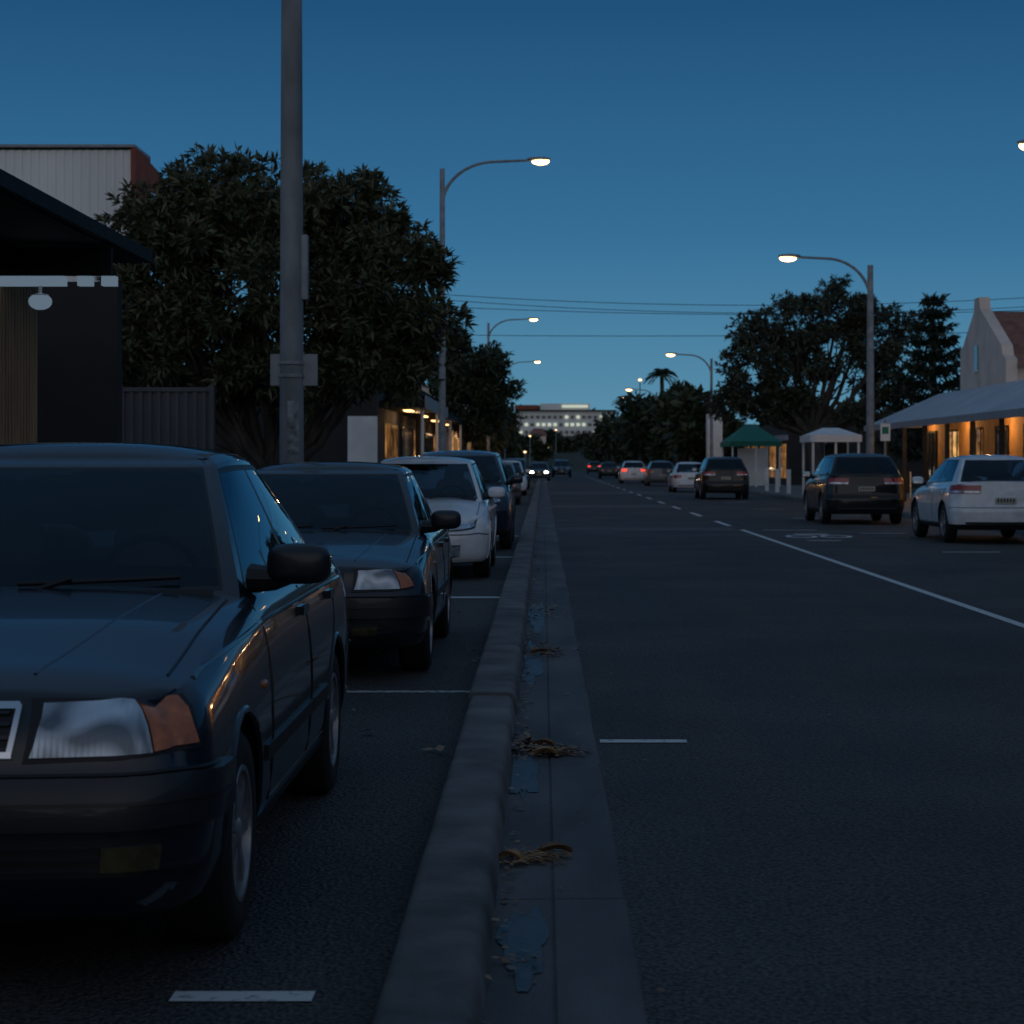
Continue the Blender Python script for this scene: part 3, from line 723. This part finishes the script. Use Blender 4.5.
# ------------------------------------------------------------------ poles & lamps
def street_lamp(x,y,h,arm,dirx,z0=.12,armdrop=1.,r=.11,on=True):
    e=empty('street_lamp',(x,y,0)); b=B()
    b.tube([(0,0,z0),(0,0,z0+.3)],[r*1.5,r*1.5],'steel',10); b.tube([(0,0,z0),(0,0,h*.5),(0,0,h-.2)],[r,r*.85,r*.65],'steel',10)
    pts=[]
    for i in range(15):
        t=i/14; a=t*math.pi/2
        pts.append((dirx*arm*(1-math.cos(a))*.55,0,h-armdrop-.25+armdrop*1.25*math.sin(a)))
    xe=arm*.55
    pts+= [(dirx*lerp(xe,arm-.3,k/4),0,h+.04*k/4) for k in range(1,5)]
    b.tube(pts,[lerp(.05,.035,i/(len(pts)-1)) for i in range(len(pts))],'steel',8)
    b.ell((dirx*(arm-.02),0,h+.075),(.34,.13,.06),'steel',16,8,.8)
    b.obj('pole_and_arm',e,True)
    l=B(); l.ell((dirx*(arm+.03),0,h+.01),(.25,.12,.105),'lamp',16,8); l.obj('lit_bowl',e,True)
    return e
street_lamp(-2.95+.1,57.6,9.9,2.75,1)
street_lamp(-3.3,123,10,2.7,1); street_lamp(-3.3,175,10,2.8,1)
street_lamp(9.65,60,7.4,2.4,-1,r=.13); street_lamp(9.6,116,7.5,2.3,-1); street_lamp(9.6,172,7.5,2.3,-1)
street_lamp(11.95,38.8,7.42,2.6,-1)
e=empty('utility_pole',(-3.1,25.1,0)); b=B()
b.tube([(0,0,.1),(0,0,5),(0,0,9.6)],[.155,.138,.118],'polep',20); b.obj('pole',e,True)
b=B(); b.box(.10,.20,-.06,.10,3.40,4.20,'signw'); b.box(.09,.14,-.04,.08,3.55,4.05,'steel')
b.obj('junction_box',e,bevel=.01)
b=B(); b.box(-.26,.32,-.03,.02,2.34,2.73,'signw'); b.tube([(0,0,2.44),(0,0,2.48)],.165,'steel',20); b.tube([(0,0,2.60),(0,0,2.64)],.165,'steel',20); b.obj('sign_plate',e,bevel=.004)
b=B(); b.add([(.157*math.sin(a),-.157*math.cos(a),z) for z in(1.5,2.15) for a in np.linspace(-.2,.75,7)],[(i,i+1,i+8,i+7) for i in range(6)],pmat('peeling_poster',(.25,.26,.27),.8,var=.8,scale=9)); b.obj('poster',e,True)
wb=B()
def wire(a,c,sag,n=24): 
    a=Vector(a);c=Vector(c); wb.tube([a.lerp(c,i/n)-Vector((0,0,sag*4*(i/n)*(1-i/n))) for i in range(n+1)],.011,'wire',n=5)
for k,(z1,z2,s) in enumerate(((7.3,7.9,.7),(7.15,7.6,.75),(6.9,7.2,.45),(5.9,6.3,.2))): wire((-4.3,71+k*.3,z1),(26,71+k*.3,z2),s)
wb.obj('overhead_wires')
e=empty('utility_pole',(26,71.3,0)); b=B(); b.tube([(0,0,0),(0,0,8.6)],[.16,.12],'bark',12); b.box(-1,1,-.05,.05,7.5,7.62,'bark'); b.obj('pole',e)
e=empty('utility_pole',(-4.35,71.3,0)); b=B(); b.tube([(0,0,0.1),(0,0,7.5)],[.12,.09],'bark',12); b.obj('pole',e)
# ------------------------------------------------------------------ trees
def leaf_mesh(name,P0,D0,Ln,Wd,mat,parent):
    n=len(P0); D0=D0/np.linalg.norm(D0,axis=1,keepdims=True)
    R=rng.normal(size=(n,3)); S=np.cross(D0,R); S/=np.linalg.norm(S,axis=1,keepdims=True)
    mid=P0+D0*(Ln*.5)[:,None]; tip=P0+D0*Ln[:,None]-np.array([0,0,1])*(Ln*.12)[:,None]
    V=np.stack([P0,mid+S*(Wd*.5)[:,None],tip,mid-S*(Wd*.5)[:,None]],1).reshape(-1,3)
    me=bpy.data.meshes.new(name); me.vertices.add(4*n); me.vertices.foreach_set('co',V.ravel())
    me.loops.add(4*n); me.loops.foreach_set('vertex_index',np.arange(4*n)); me.polygons.add(n)
    me.polygons.foreach_set('loop_start',np.arange(0,4*n,4)); me.update(calc_edges=True)
    me.materials.append(mat); o=bpy.data.objects.new(name,me); col.objects.link(o); o.parent=parent; return o
def tree(name,base,fork,blobs,nclump,perclump,leaves,ll,lw,mat,trunk_r=.18,clr=.45,spread=1.,inner=.35,limbs=8):
    e=empty(name,base); b=B()
    fk=Vector((fork[0],fork[1],fork[2]))
    b.tube([(0,0,-.1),(.02,0,fk.z*.4),tuple(fk)],[trunk_r*1.35,trunk_r,trunk_r*.85],'bark',10)
    blobs_=[(np.array(c,float),np.array(r,float)) for c,r in blobs]
    vol=np.array([r.prod()**(2/3) for c,r in blobs_]); vol/=vol.sum()
    cl=[];ax=[]
    for i in range(nclump):
        c,r=blobs_[rng.choice(len(blobs_),p=vol)]
        d=rng.normal(size=3); d/=np.linalg.norm(d)
        q=(inner+(1-inner)*rng.random()**.5)*(.9+.2*rng.random())
        cl.append(c+d*r*q); ax.append(d)
    cl=np.array(cl);ax=np.array(ax)
    for c,r in blobs_:
        for k in range(max(1,limbs//len(blobs_))):
            d=rng.normal(size=3); d/=np.linalg.norm(d); d[2]=abs(d[2])*.5
            tg=Vector(c+d*r*.55); m1=fk.lerp(tg,.45)+Vector((rng.normal()*.1,rng.normal()*.1,-.10*(tg-fk).length))
            b.tube([fk-Vector((0,0,.1)),fk.lerp(m1,.5)+Vector((rng.normal()*.06,0,0)),m1,m1.lerp(tg,.5)+Vector((0,0,.05)),tg],[trunk_r*.55,trunk_r*.45,trunk_r*.33,trunk_r*.22,trunk_r*.1],'bark',7)
            near=np.argsort(((cl-np.array(m1.lerp(tg,.6)))**2).sum(1))[:10]
            for j in near[::2]:
                s=m1.lerp(tg,rng.random()); q=Vector(cl[j]); b.tube([s,s.lerp(q,.5)-Vector((0,0,.08)),q],[trunk_r*.15,trunk_r*.1,trunk_r*.04],'bark',5)
    b.obj('trunk_and_limbs',e,True,60)
    n=nclump*perclump
    ci=np.repeat(np.arange(nclump),perclump)
    d=rng.normal(size=(n,3)); d/=np.linalg.norm(d,axis=1,keepdims=True)
    cr_=clr*(.7+.6*rng.random(nclump))
    pos=cl[ci]+d*(rng.random(n)**.5*cr_[ci])[:,None]*np.array([1,1,.8])
    A=d*.6+ax[ci]*.4+np.array([0,0,.35])
    pos=np.repeat(pos,leaves,0); A=np.repeat(A,leaves,0)
    D=A*.55+rng.normal(size=A.shape)*.55*spread
    m_=len(pos)
    leaf_mesh('foliage',pos,D,ll*(.6+.7*rng.random(m_)),lw*(.7+.6*rng.random(m_)),M[mat],e)
    return e
tree('street_tree',(-3.95,29,.1),(.1,0,1.0),[((.2,0,3.75),(1.75,1.8,1.5)),((-1.45,.1,3.65),(1.0,1.4,1.3)),((1.75,0,3.55),(1.0,1.4,1.2)),((-.2,.1,4.9),(1.1,1.2,.8)),((1.35,-.1,4.55),(.85,1,.75)),((-1.3,0,4.6),(.8,1,.7)),((-2.0,0,2.75),(.45,.9,.5)),((-.2,0,2.45),(1.0,1.1,.45)),((1.6,0,2.7),(.9,1,.45))],
     300,34,9,.17,.042,'leafA',.17,.33,inner=.3,limbs=30)
tree('street_tree',(-3.7,92,.1),(.1,0,2.),[((.2,0,5.5),(1.7,2,1.7)),((.6,0,4.0),(1.8,2,1.5)),((-.8,0,6.4),(1.3,1.3,1.1)),((1.1,0,5.2),(1.1,1.3,1.))],120,26,6,.3,.09,'leafC',.2,.55,limbs=9)
tree('street_tree',(-4.9,130,.1),(.1,0,2.),[((.2,0,5.0),(2.6,2,2.4)),((.8,0,3.6),(2.2,2,1.5))],70,24,6,.35,.12,'leafC',.2,.7,limbs=9)
tree('gum_tree',(12.9,96,.1),(-.2,0,2.6),[((-2.6,0,5.9),(1.9,1.8,1.4)),((-1.2,0,7.7),(1.9,1.7,1.3)),((1.0,0,8.6),(2.0,1.7,1.2)),((2.9,0,7.2),(2.0,1.7,1.5)),((3.6,0,5.1),(1.6,1.6,1.3)),((.5,0,6.1),(1.9,1.6,1.2)),((-3.9,0,4.3),(1.1,1.2,.9)),((-3.3,0,7.3),(.9,1,.7)),((-1.7,0,4.1),(1.5,1.4,.9)),((2.0,0,3.6),(1.3,1.2,.7))],
     215,26,7,.30,.085,'leafB',.32,.5,inner=.35,limbs=30)
def mass(name,items,per,ll,lw,mat='leafC',leaves=1):
    e=empty(name); P_=[];D_=[]
    tb=B()
    for (cx,cy,cz,rx,ry,rz,n) in items:
        sub=max(4,n//60)
        d=rng.normal(size=(sub,3)); d/=np.linalg.norm(d,axis=1,keepdims=True)
        sc=np.array([cx,cy,cz])+d*np.array([rx,ry,rz])*(.45+.5*rng.random((sub,1)))
        k=rng.integers(0,sub,n); dd=rng.normal(size=(n,3)); dd/=np.linalg.norm(dd,axis=1,keepdims=True)
        P_.append(sc[k]+dd*np.array([rx,rx,rz])*.33*rng.random((n,1))**.5); D_.append(dd+rng.normal(size=(n,3))*.5+np.array([0,0,.2]))
        tb.tube([(cx,cy,0 if cy<300 else hz(cx,cy)-1),(cx,cy,cz)],[.25,.12],'bark',6)
    P_=np.concatenate(P_);D_=np.concatenate(D_); n=len(P_)
    tb.obj('trunks',e); leaf_mesh('foliage',P_,D_,ll*(.6+.8*rng.random(n)),lw*(.6+.8*rng.random(n)),M[mat],e)
it=[]
for (px,py,hw,hh,D) in ((640,425,24,28,190),(612,438,16,20,240),(672,430,22,28,170),(693,425,20,30,150),(700,445,16,16,130),(655,445,20,14,200),(625,450,15,10,260),(728,440,14,18,140),(600,445,14,14,300),(745,452,20,10,150),(790,452,25,14,140),(680,405,16,14,180)):
    s=2035/D; it.append(((px-543)/s,D,1.4+(462-py)/s,hw/s,hw/s,hh/s,1500))
mass('distant_trees',it,0,.9,.35)
it=[]
for (px,py,hw,hh,D) in ((505,442,10,18,240),(518,448,8,10,330),(480,430,20,36,170),(500,425,10,18,210),(533,447,12,12,390),(550,440,12,10,440),(566,446,12,9,410),(586,444,12,10,430),(604,440,10,12,400),(540,452,10,7,360),(592,452,10,7,350)):
    s=2035/D; it.append(((px-543)/s,D,1.4+(462-py)/s,hw/s,hw/s,hh/s,1100))
mass('distant_trees',it,0,.9,.35)
it=[]
for i in range(60):
    D=random.uniform(330,640); x=random.uniform(-110,150); 
    if -8<x<14 and D<420: continue
    if -8<x<20 and D<500: continue
    r_=random.uniform(3,6); it.append((x,D,hz(x,D)+r_*.5,r_*1.3,r_,r_*.8,500))
mass('hill_trees',it,0,1.8,.9)
it=[]
for i in range(26):
    D=random.uniform(130,240); x=random.uniform(19,60); r_=random.uniform(2.5,4); it.append((x,D,r_*.9,r_*1.3,r_,r_*.9,700))
for i in range(20):
    D=random.uniform(130,260); x=-random.uniform(14,60); r_=random.uniform(2.5,4); it.append((x,D,r_*.9,r_*1.3,r_,r_*.9,500))
for i in range(26):  # unseen trees added behind the camera to darken the reflected horizon
    D=-random.uniform(15,160); x=random.choice((-1,1))*random.uniform(6,14)+3; r_=random.uniform(2.8,4.5); it.append((x,D,r_*1.2,r_*1.2,r_,r_,260))
mass('backyard_trees',it,0,1.,.5)
def pinetree(x,y,h,rad):
    e=empty('norfolk_pine',(x,y,0)); b=B(); b.tube([(0,0,0),(0,0,h*.6),(0,0,h)],[.22,.12,.03],'bark',8)
    P_=[];D_=[]
    z=h*.18
    while z<h-.2:
        rr=rad*(1-(z/h))**.8*(.8+.4*random.random())+.15
        for k in range(7):
            a=k*2*math.pi/7+random.uniform(-.3,.3); L_=rr*random.uniform(.7,1.2)
            end=Vector((L_*math.cos(a),L_*math.sin(a),z+L_*.28)); b.tube([(0,0,z),(end.x*.5,end.y*.5,z+.02*L_),end],[.035,.025,.01],'bark',5)
            n=int(65*L_)+20
            t=rng.random(n)**.7; q=np.stack([end.x*t,end.y*t,z+(end.z-z)*t*t],1)+rng.normal(size=(n,3))*.07; P_.append(q)
            dd=np.tile(np.array([math.cos(a),math.sin(a),.5]),(n,1))*.6+rng.normal(size=(n,3))*.6; D_.append(dd)
        z+=.60
    b.obj('trunk_and_branches',e); P_=np.concatenate(P_);D_=np.concatenate(D_); n=len(P_)
    leaf_mesh('foliage',P_,D_,.34*(.6+.7*rng.random(n)),.10*(.7+.6*rng.random(n)),M['pine'],e)
pinetree(16.5,86,8.5,2.5)
def palm(x,y,h,r):
    e=empty('palm_tree',(x,y,0)); b=B(); b.tube([(0,0,0),(.1,0,h*.5),(0,0,h)],[.35,.28,.25],'bark',8)
    P_=[];D_=[]
    for k in range(24):
        a=random.uniform(0,6.28); el=random.uniform(-.1,1.3)
        for i in range(26):
            t=i/25; q=np.array([math.cos(a)*math.cos(el)*r*t,math.sin(a)*math.cos(el)*r*t,h+math.sin(el)*r*t-t*t*r*.6])
            for s in(-1,1):
                P_.append(q); D_.append(np.array([-math.sin(a)*s,math.cos(a)*s,-.5])*1.+np.array([math.cos(a),math.sin(a),0])*.5)
    b.obj('trunk',e); n=len(P_); leaf_mesh('fronds',np.array(P_),np.array(D_),np.full(n,r*.26),np.full(n,r*.05),M['leafC'],e)
palm(14.6,250,12.2,2.1); palm(17.5,262,10.4,1.8); palm(11.8,300,10.6,1.6)
# ------------------------------------------------------------------ left buildings
e=empty('verandah_shop',(0,0,0)); b=B()
b.box(-12,-4.6,-8,18.4,0,3.2,'dkwall')
b.box(-4.60,-4.57,4,7.5,.9,2.7,'darkwin'); b.box(-4.60,-4.57,8.5,12,.5,2.7,'darkwin')
b.box(-9,-4.6,22,22.25,0,3.35,'dkwall')
b.obj('walls',e)
b=B()
y=15.9
while y<18.3: b.box(-4.58,-4.54,y,y+.07,.15,3.0,'timber'); y+=.10
b.obj('timber_slats',e)
b=B()
V=[(-3.64,-8,3.20),(-3.64,18.5,3.20),(-9,18.5,3.45),(-9,-8,3.45),(-3.64,-8,3.36),(-3.64,18.5,3.36),(-9,18.5,3.61),(-9,-8,3.61)]
b.add(V,[(0,1,2,3),(4,7,6,5),(0,4,5,1),(1,5,6,2),(2,6,7,3),(3,7,4,0)],'dkroof')
b.box(-3.64,-3.57,-8.1,18.62,3.22,3.33,'dkroof')
b.obj('roof',e)
b=B(); 
b.box(-4.55,-3.985,16.95,17.05,2.87,2.95,'paleglow'); b.box(-3.88,-3.76,16.95,17.05,2.87,2.95,'paleglow'); b.box(-3.68,-3.56,16.95,17.05,2.87,2.95,'paleglow')
b.box(-4.6,-3.60,16.97,17.03,2.955,3.19,'dkroof'); b.tube([(-4.2,17,2.87),(-4.2,17,2.80)],.015,'white')
b.ell((-4.2,17,2.74),(.10,.10,.07),'paleglow'); b.tube([(-4.2,17,2.80),(-4.2,17,2.78)],.07,'white')
b.obj('beam_and_pendant',e)
e=empty('corrugated_shed'); b=B()
b.box(-24,-9.3,46,47.6,0,8.45,'corrw')
x=-24.
while x<-9.35: b.box(x,x+.07,45.96,46.,0,8.45,'corrw'); x+=.19
b.obj('walls',e)
b=B(); b.box(-9.3,-9.2,45.9,47.7,0,8.5,'redbrick'); b.box(-24,-9.2,45.85,47.7,8.5,8.56,'signw'); b.add([(-9.2,46,8.5),(-8.9,47.6,8.1),(-8.9,47.6,7.6),(-9.2,46,7.6)],[(0,1,2,3)],'redbrick'); b.obj('edge_trim',e)
e=empty('metal_fence'); b=B(); b.box(-6.8,-4.38,27,27.04,.1,2.35,'corrg')
x=-6.8
while x<-4.45: b.box(x,x+.05,26.97,27.,.1,2.33,'corrg'); x+=.12
b.box(-4.42,-4.36,26.95,27.09,.1,2.42,'corrg'); b.box(-6.8,-4.42,26.955,27.08,2.335,2.39,'corrg'); b.obj('panels',e)
e=empty('shop_row'); b=B()
b.box(-14,-4.9,60,100,0,4.0,'dkwall'); b.box(-5.75,-4.88,59.9,59.99,.1,2.75,'white'); b.box(-14,-4.7,59.8,100.2,4.0,4.2,'dkroof')
b.box(-14,-4.6,100.3,140,0,5.2,'cream'); b.box(-12,-4.6,140.2,200,0,4.2,'dkwall')
b.obj('walls',e)
b=B(); b.box(-4.9,-3.55,61,99,3.05,3.25,'dkroof'); b.box(-4.6,-3.5,101,139,3.1,3.4,'signw'); b.box(-4.6,-3.6,141,199,3.1,3.3,'dkroof')
for y in(61.5,70,80,90,98): b.tube([(-3.65,y,.1),(-3.65,y,3.05)],.05,'white')
b.box(-3.54,-3.50,61,75,3.0,3.4,'signw')
b.obj('awning',e)
b=B()
for y in np.arange(63,98,7): b.box(-4.88,-4.85,y,y+5,.6,2.6,'warmwin2' if int(y)%2 else 'darkwin')
for y in np.arange(103,138,7): b.box(-4.58,-4.55,y,y+4.5,.6,2.7,'warmwin' if int(y)%3 else 'warmwin2')
for y in np.arange(64,98,8): b.box(-4.4,-4.15,y,y+1.6,3.01,3.045,'strip')
for y in np.arange(103,138,9): b.box(-4.3,-4.05,y,y+1.6,3.06,3.095,'strip')
b.obj('windows_and_lights',e)
for y in (68,84,108,126): point('awning_lamp',(-4.2,y,2.9),(1,.6,.28),22,e)
# ------------------------------------------------------------------ right buildings
e=empty('verandah_cottage'); b=B()
b.box(13.6,24,44,72,0,3.55,'warmwall'); b.obj('walls',e)
b=B()
V=[(11.6,43.5,2.62),(11.6,73,2.62),(13.9,71.5,3.72),(13.9,43.5,3.72)]
V2=[(x,y,z+.07) for x,y,z in V]
b.add(V+V2,[(0,1,2,3),(4,7,6,5),(0,4,5,1),(1,5,6,2),(2,6,7,3),(3,7,4,0)],'corrr')
b.add([(11.6,73,2.62),(24,73,2.62),(24,71.5,3.9),(13.9,71.5,3.72)],[(0,1,2,3)],'corrr'); b.box(11.52,11.6,43.5,73.05,2.5,2.70,'signw')
b.box(13.9,24,43.6,71.5,3.56,3.75,'corrr')
b.obj('verandah_roof',e)
b=B()
for y in np.arange(45,73.1,3.5): b.box(11.66,11.78,y-.06,y+.06,.12,2.6,'dkwall')
b.obj('posts',e)
b=B()
for i,y in enumerate(np.arange(45,71,3.6)):
    b.box(13.56,13.6,y,y+1.5,.3 if i%2 else .8,2.4,('warmwin','darkwin','warmwin2')[i%3]); 
    for a in(y-.06,y+.72,y+1.5): b.box(13.53,13.565,a,a+.07,.3,2.46,'dkwall')
    b.box(13.53,13.565,y-.06,y+1.57,2.4,2.48,'dkwall')
for y in np.arange(47,72,6): b.ell((12.9,y,2.72),(.10,.10,.06),'strip')
b.obj('windows_doors_lamps',e)
for y in np.arange(47,72,6): point('verandah_lamp',(12.9,y,2.58),(1,.58,.25),34,e)
e=empty('gabled_hall'); b=B()
X=14.15; y0,y1,yp=62.2,69.0,66.4
prof=[(y0,0),(y0,4.55),(y0+.45,4.7),(y0+.6,5.0),(yp-.9,6.2),(yp-.5,6.35),(yp-.35,6.75),(yp+.35,6.75),(yp+.45,6.3),(yp+.8,6.1),(y1-.7,5.45),(y1-.5,5.3),(y1,5.2),(y1,0)]
n=len(prof); V=[(X,y,z) for y,z in prof]+[(X+.35,y,z) for y,z in prof]
b.add(V,[tuple(range(n)),tuple(range(n,2*n))]+[(i,(i+1)%n,n+(i+1)%n,n+i) for i in range(n)],'cream')
b.box(X+.35,X+14,y0+.2,y1-.2,0,4.4,'cream'); b.obj('walls',e)
b=B(); b.add([(X+.35,y0-.2,4.3),(X+14,y0-.2,4.3),(X+14,yp,6.3),(X+.35,yp,6.3)],[(0,1,2,3)],'tile'); b.add([(X+.35,y1+.2,4.3),(X+14,y1+.2,4.3),(X+14,yp,6.31),(X+.35,yp,6.31)],[(0,1,2,3)],'tile'); b.obj('roof',e)
b=B(); b.box(X-.03,X-.002,yp-.25,yp+.25,4.4,5.2,'darkwin'); b.box(X-.06,X-.031,yp-.32,yp+.32,4.32,4.4,'white'); b.obj('window',e)
e=empty('unseen_brick_shop'); b=B(); b.box(13.6,24,-60,36,0,5.2,'brick'); b.box(13.4,24.1,-60.1,36.1,5.2,5.4,'signw'); b.box(11.5,13.6,-60,36,2.9,3.1,'dkroof')  # out-of-view street front added so car reflections get a darker horizon
for y in range(-56,34,8): b.box(13.56,13.6,y,y+5,.5,2.6,'darkwin'); b.box(13.56,13.6,y+1,y+2.4,3.6,4.6,'darkwin')
for y in range(-58,36,6): b.tube([(11.6,y,0.1),(11.6,y,2.9)],.06,'white')
b.obj('walls_windows_awning',e)
e=empty('unseen_brick_shop'); b=B(); b.box(-16,-5,-70,-9,0,5.5,'brick'); b.box(-16.1,-4.9,-70.1,-8.9,5.5,5.7,'signw')  # second unseen block behind the camera, added for darker reflections
for y in range(-66,-12,8): b.box(-5,-4.96,y,y+5,.5,2.6,'darkwin'); b.box(-5,-4.96,y+1,y+2.4,3.6,4.6,'darkwin')
b.obj('walls_windows',e)
def kiosk(name,x0,x1,y0,y1,ze,zp,mat,wallm,posts='white'):
    e=empty(name); b=B(); cx,cy=(x0+x1)/2,(y0+y1)/2
    b.add([(x0,y0,ze),(x1,y0,ze),(x1,y1,ze),(x0,y1,ze),(cx-.3,cy,zp),(cx+.3,cy,zp)],[(0,1,5,4),(1,2,5),(2,3,4,5),(3,0,4),(0,3,2,1)],mat)
    b.box(x0-.01,x1+.01,y0-.03,y0-.001,ze-.25,ze+.01,mat); b.box(x0-.03,x0-.001,y0,y1,ze-.25,ze+.01,mat); b.obj('canopy',e)
    b=B()
    for x in(x0+.1,x1-.1,cx):
        for y in(y0+.1,y1-.1): b.tube([(x,y,.1),(x,y,ze)],.05,posts)
    b.box(x0+.9,x1-.15,y1-.3,y1-.2,.12,ze-.3,wallm); b.box(x0+.2,x0+1.0,y0+.3,y0+.34,.15,1.0,wallm)
    b.obj('posts_and_screens',e)
kiosk('market_canopy',9.6,12.2,104,110,2.45,3.35,'green','white')
kiosk('cafe_shelter',10.0,11.9,76,79,2.4,2.7,'white','dkwall')
e=empty('white_shop'); b=B(); b.box(13.5,22,112,135,0,3.6,'dkwall'); b.box(13.3,13.5,112,135,2.6,2.9,'signw'); b.box(10.3,11.2,127,128.5,1,4.4,'farw'); b.obj('walls',e)
b=B()
for y in np.arange(113,134,5): b.box(13.45,13.49,y,y+3,.5,2.4,'warmwin2')
b.obj('windows',e)
e=empty('sandwich_board',(9.9,66,0.12)); b=B(); b.add([(-.3,0,0),(.3,0,0),(.3,.2,1),(-.3,.2,1),(-.3,.42,0),(.3,.42,0),(.3,.22,1),(-.3,.22,1)],[(0,1,2,3),(4,7,6,5),(3,2,6,7)],'white'); b.box(-.22,.22,.02,.05,.3,.8,'darkwin'); b.obj('boards',e)
e=empty('parking_sign',(9.75,58,0)); b=B(); b.tube([(0,0,.1),(0,0,2.6)],.03,'steel'); b.box(-.14,.14,-.05,-.035,2.0,2.5,'white'); b.box(-.09,.09,-.054,-.051,2.2,2.4,'green'); b.obj('post_and_plate',e)
e=empty('cafe_barrier'); b=B()
for x in(10.2,11.6,13.0):
    b.tube([(x,72,.1),(x,72,1.05)],.03,'white')
b.box(10.2,11.58,71.98,72.02,.3,1.0,'white'); b.box(11.62,13.,71.98,72.02,.3,1.0,'dkwall'); b.obj('panels',e)
e=empty('street_bollard'); b=B()
for y in(82,86,90): b.tube([(9.9,y,.1),(9.9,y,1.1)],.09,'white')
b.obj('posts',e)
# hotel on hill
D=500; s=2035/D
def PX(px): return (px-543)/s
def PZ(py): return 1.4+(462-py)/s
e=empty('hotel_building'); b=B()
b.box(PX(517),PX(615),500,515,4,PZ(411),'farw'); b.box(PX(540),PX(590),501,514,PZ(411),PZ(403.5),'farw'); b.box(PX(515),PX(617),499,516,PZ(411)-.01,PZ(410),'dkwall')
b.box(PX(515),PX(538),499.5,512,PZ(411)+.4,PZ(405),'redbrick')
for i in range(16):
    for j in range(3):
        x=lerp(PX(519),PX(611),i/16); z=PZ(418.5+j*7.5)
        b.box(x,x+.8,499.8,499.95,z,z+.7,'coolwin' if random.random()<.45 else 'darkwin')
b.box(PX(562),PX(588),500.7,500.9,PZ(407.5),PZ(405),'coolwin')
b.obj('walls_and_windows',e)
for k,(a,c,t_,dd,w_) in enumerate(((530,546,430,430,'cream'),(588,606,434,420,'farw'),(505,520,440,380,'cream'),(562,578,438,440,'farw'))):
    s2=2035/dd; x0=(a-543)/s2;x1=(c-543)/s2;zt=1.4+(462-t_)/s2
    e=empty('hillside_house'); b=B(); b.box(x0,x1,dd,dd+8,-1,zt-1.2,w_); cx=(x0+x1)/2
    b.add([(x0-.3,dd-.3,zt-1.2),(x1+.3,dd-.3,zt-1.2),(x1+.3,dd+8.3,zt-1.2),(x0-.3,dd+8.3,zt-1.2),(cx-1,dd+4,zt+.4),(cx+1,dd+4,zt+.4)],[(0,1,5,4),(1,2,5),(2,3,4,5),(3,0,4)],'tile')
    b.box(cx-.5,cx+.1,dd-.06,dd-.01,zt-2.5,zt-1.9,'warmwin'); b.obj('walls_roof_window',e)
for (px,py,D) in ((622,398,300),(640,380,235),(600,442,330),(556,430,400),(612,430,340),(548,448,360),(525,452,300),(655,452,200),(530,436,350)):
    s2=2035/D; x=(px-543)/s2; z=1.4+(462-py)/s2
    e=empty('street_lamp',(x,D,0)); b=B(); zz=min(hz(x,D),z-.5); b.tube([(0,0,zz),(0,0,z)],.08,'steel',6); b.obj('pole',e); b=B(); b.ell((0,-.1,z),(.22,.18,.14),'spot',8,6); b.obj('lit_bowl',e)
# ------------------------------------------------------------------ world
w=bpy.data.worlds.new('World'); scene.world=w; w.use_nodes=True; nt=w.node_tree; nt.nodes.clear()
out=nt.nodes.new('ShaderNodeOutputWorld'); bgn=nt.nodes.new('ShaderNodeBackground'); tc=nt.nodes.new('ShaderNodeTexCoord'); sp=nt.nodes.new('ShaderNodeSeparateXYZ')
nt.links.new(tc.outputs['Generated'],sp.inputs[0])
r=nt.nodes.new('ShaderNodeValToRGB'); cr_=r.color_ramp
st=[(0,(.125,.285,.40)),(.04,(.085,.245,.375)),(.11,(.036,.155,.305)),(.22,(.014,.080,.190)),(.45,(.026,.068,.145)),(1,(.085,.14,.22))]
cr_.elements[0].position=st[0][0]; cr_.elements[0].color=c4(st[0][1]); cr_.elements[1].position=1; cr_.elements[1].color=c4(st[-1][1])
for p_,c_ in st[1:-1]:
    q=cr_.elements.new(p_); q.color=c4(c_)
nt.links.new(sp.outputs['Z'],r.inputs[0])
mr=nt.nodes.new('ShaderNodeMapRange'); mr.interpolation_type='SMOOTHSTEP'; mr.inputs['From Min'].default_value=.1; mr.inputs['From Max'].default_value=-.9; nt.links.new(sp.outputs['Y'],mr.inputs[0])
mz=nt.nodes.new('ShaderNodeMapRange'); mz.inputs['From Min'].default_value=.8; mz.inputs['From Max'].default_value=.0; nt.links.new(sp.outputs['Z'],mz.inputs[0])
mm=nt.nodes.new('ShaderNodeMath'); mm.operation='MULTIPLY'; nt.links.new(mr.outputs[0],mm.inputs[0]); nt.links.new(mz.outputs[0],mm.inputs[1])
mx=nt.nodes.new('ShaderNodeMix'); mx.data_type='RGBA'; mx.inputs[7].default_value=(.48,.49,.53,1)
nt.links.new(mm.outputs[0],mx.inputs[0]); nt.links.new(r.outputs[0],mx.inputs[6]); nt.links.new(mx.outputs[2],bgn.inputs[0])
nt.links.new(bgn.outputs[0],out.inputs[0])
# ------------------------------------------------------------------ camera
cam=bpy.data.cameras.new('camera'); co=bpy.data.objects.new('camera',cam); col.objects.link(co); scene.camera=co
co.location=(0,0,1.4); co.rotation_euler=(math.radians(90),0,0)
cam.sensor_width=36; cam.lens=2035/1024*36; cam.shift_x=-31/1024; cam.shift_y=-50/1024; cam.clip_start=.1; cam.clip_end=6000
cam.dof.use_dof=True; cam.dof.focus_distance=10; cam.dof.aperture_fstop=7.1
scene.view_settings.view_transform='Standard'; scene.view_settings.look='None'; scene.view_settings.exposure=0
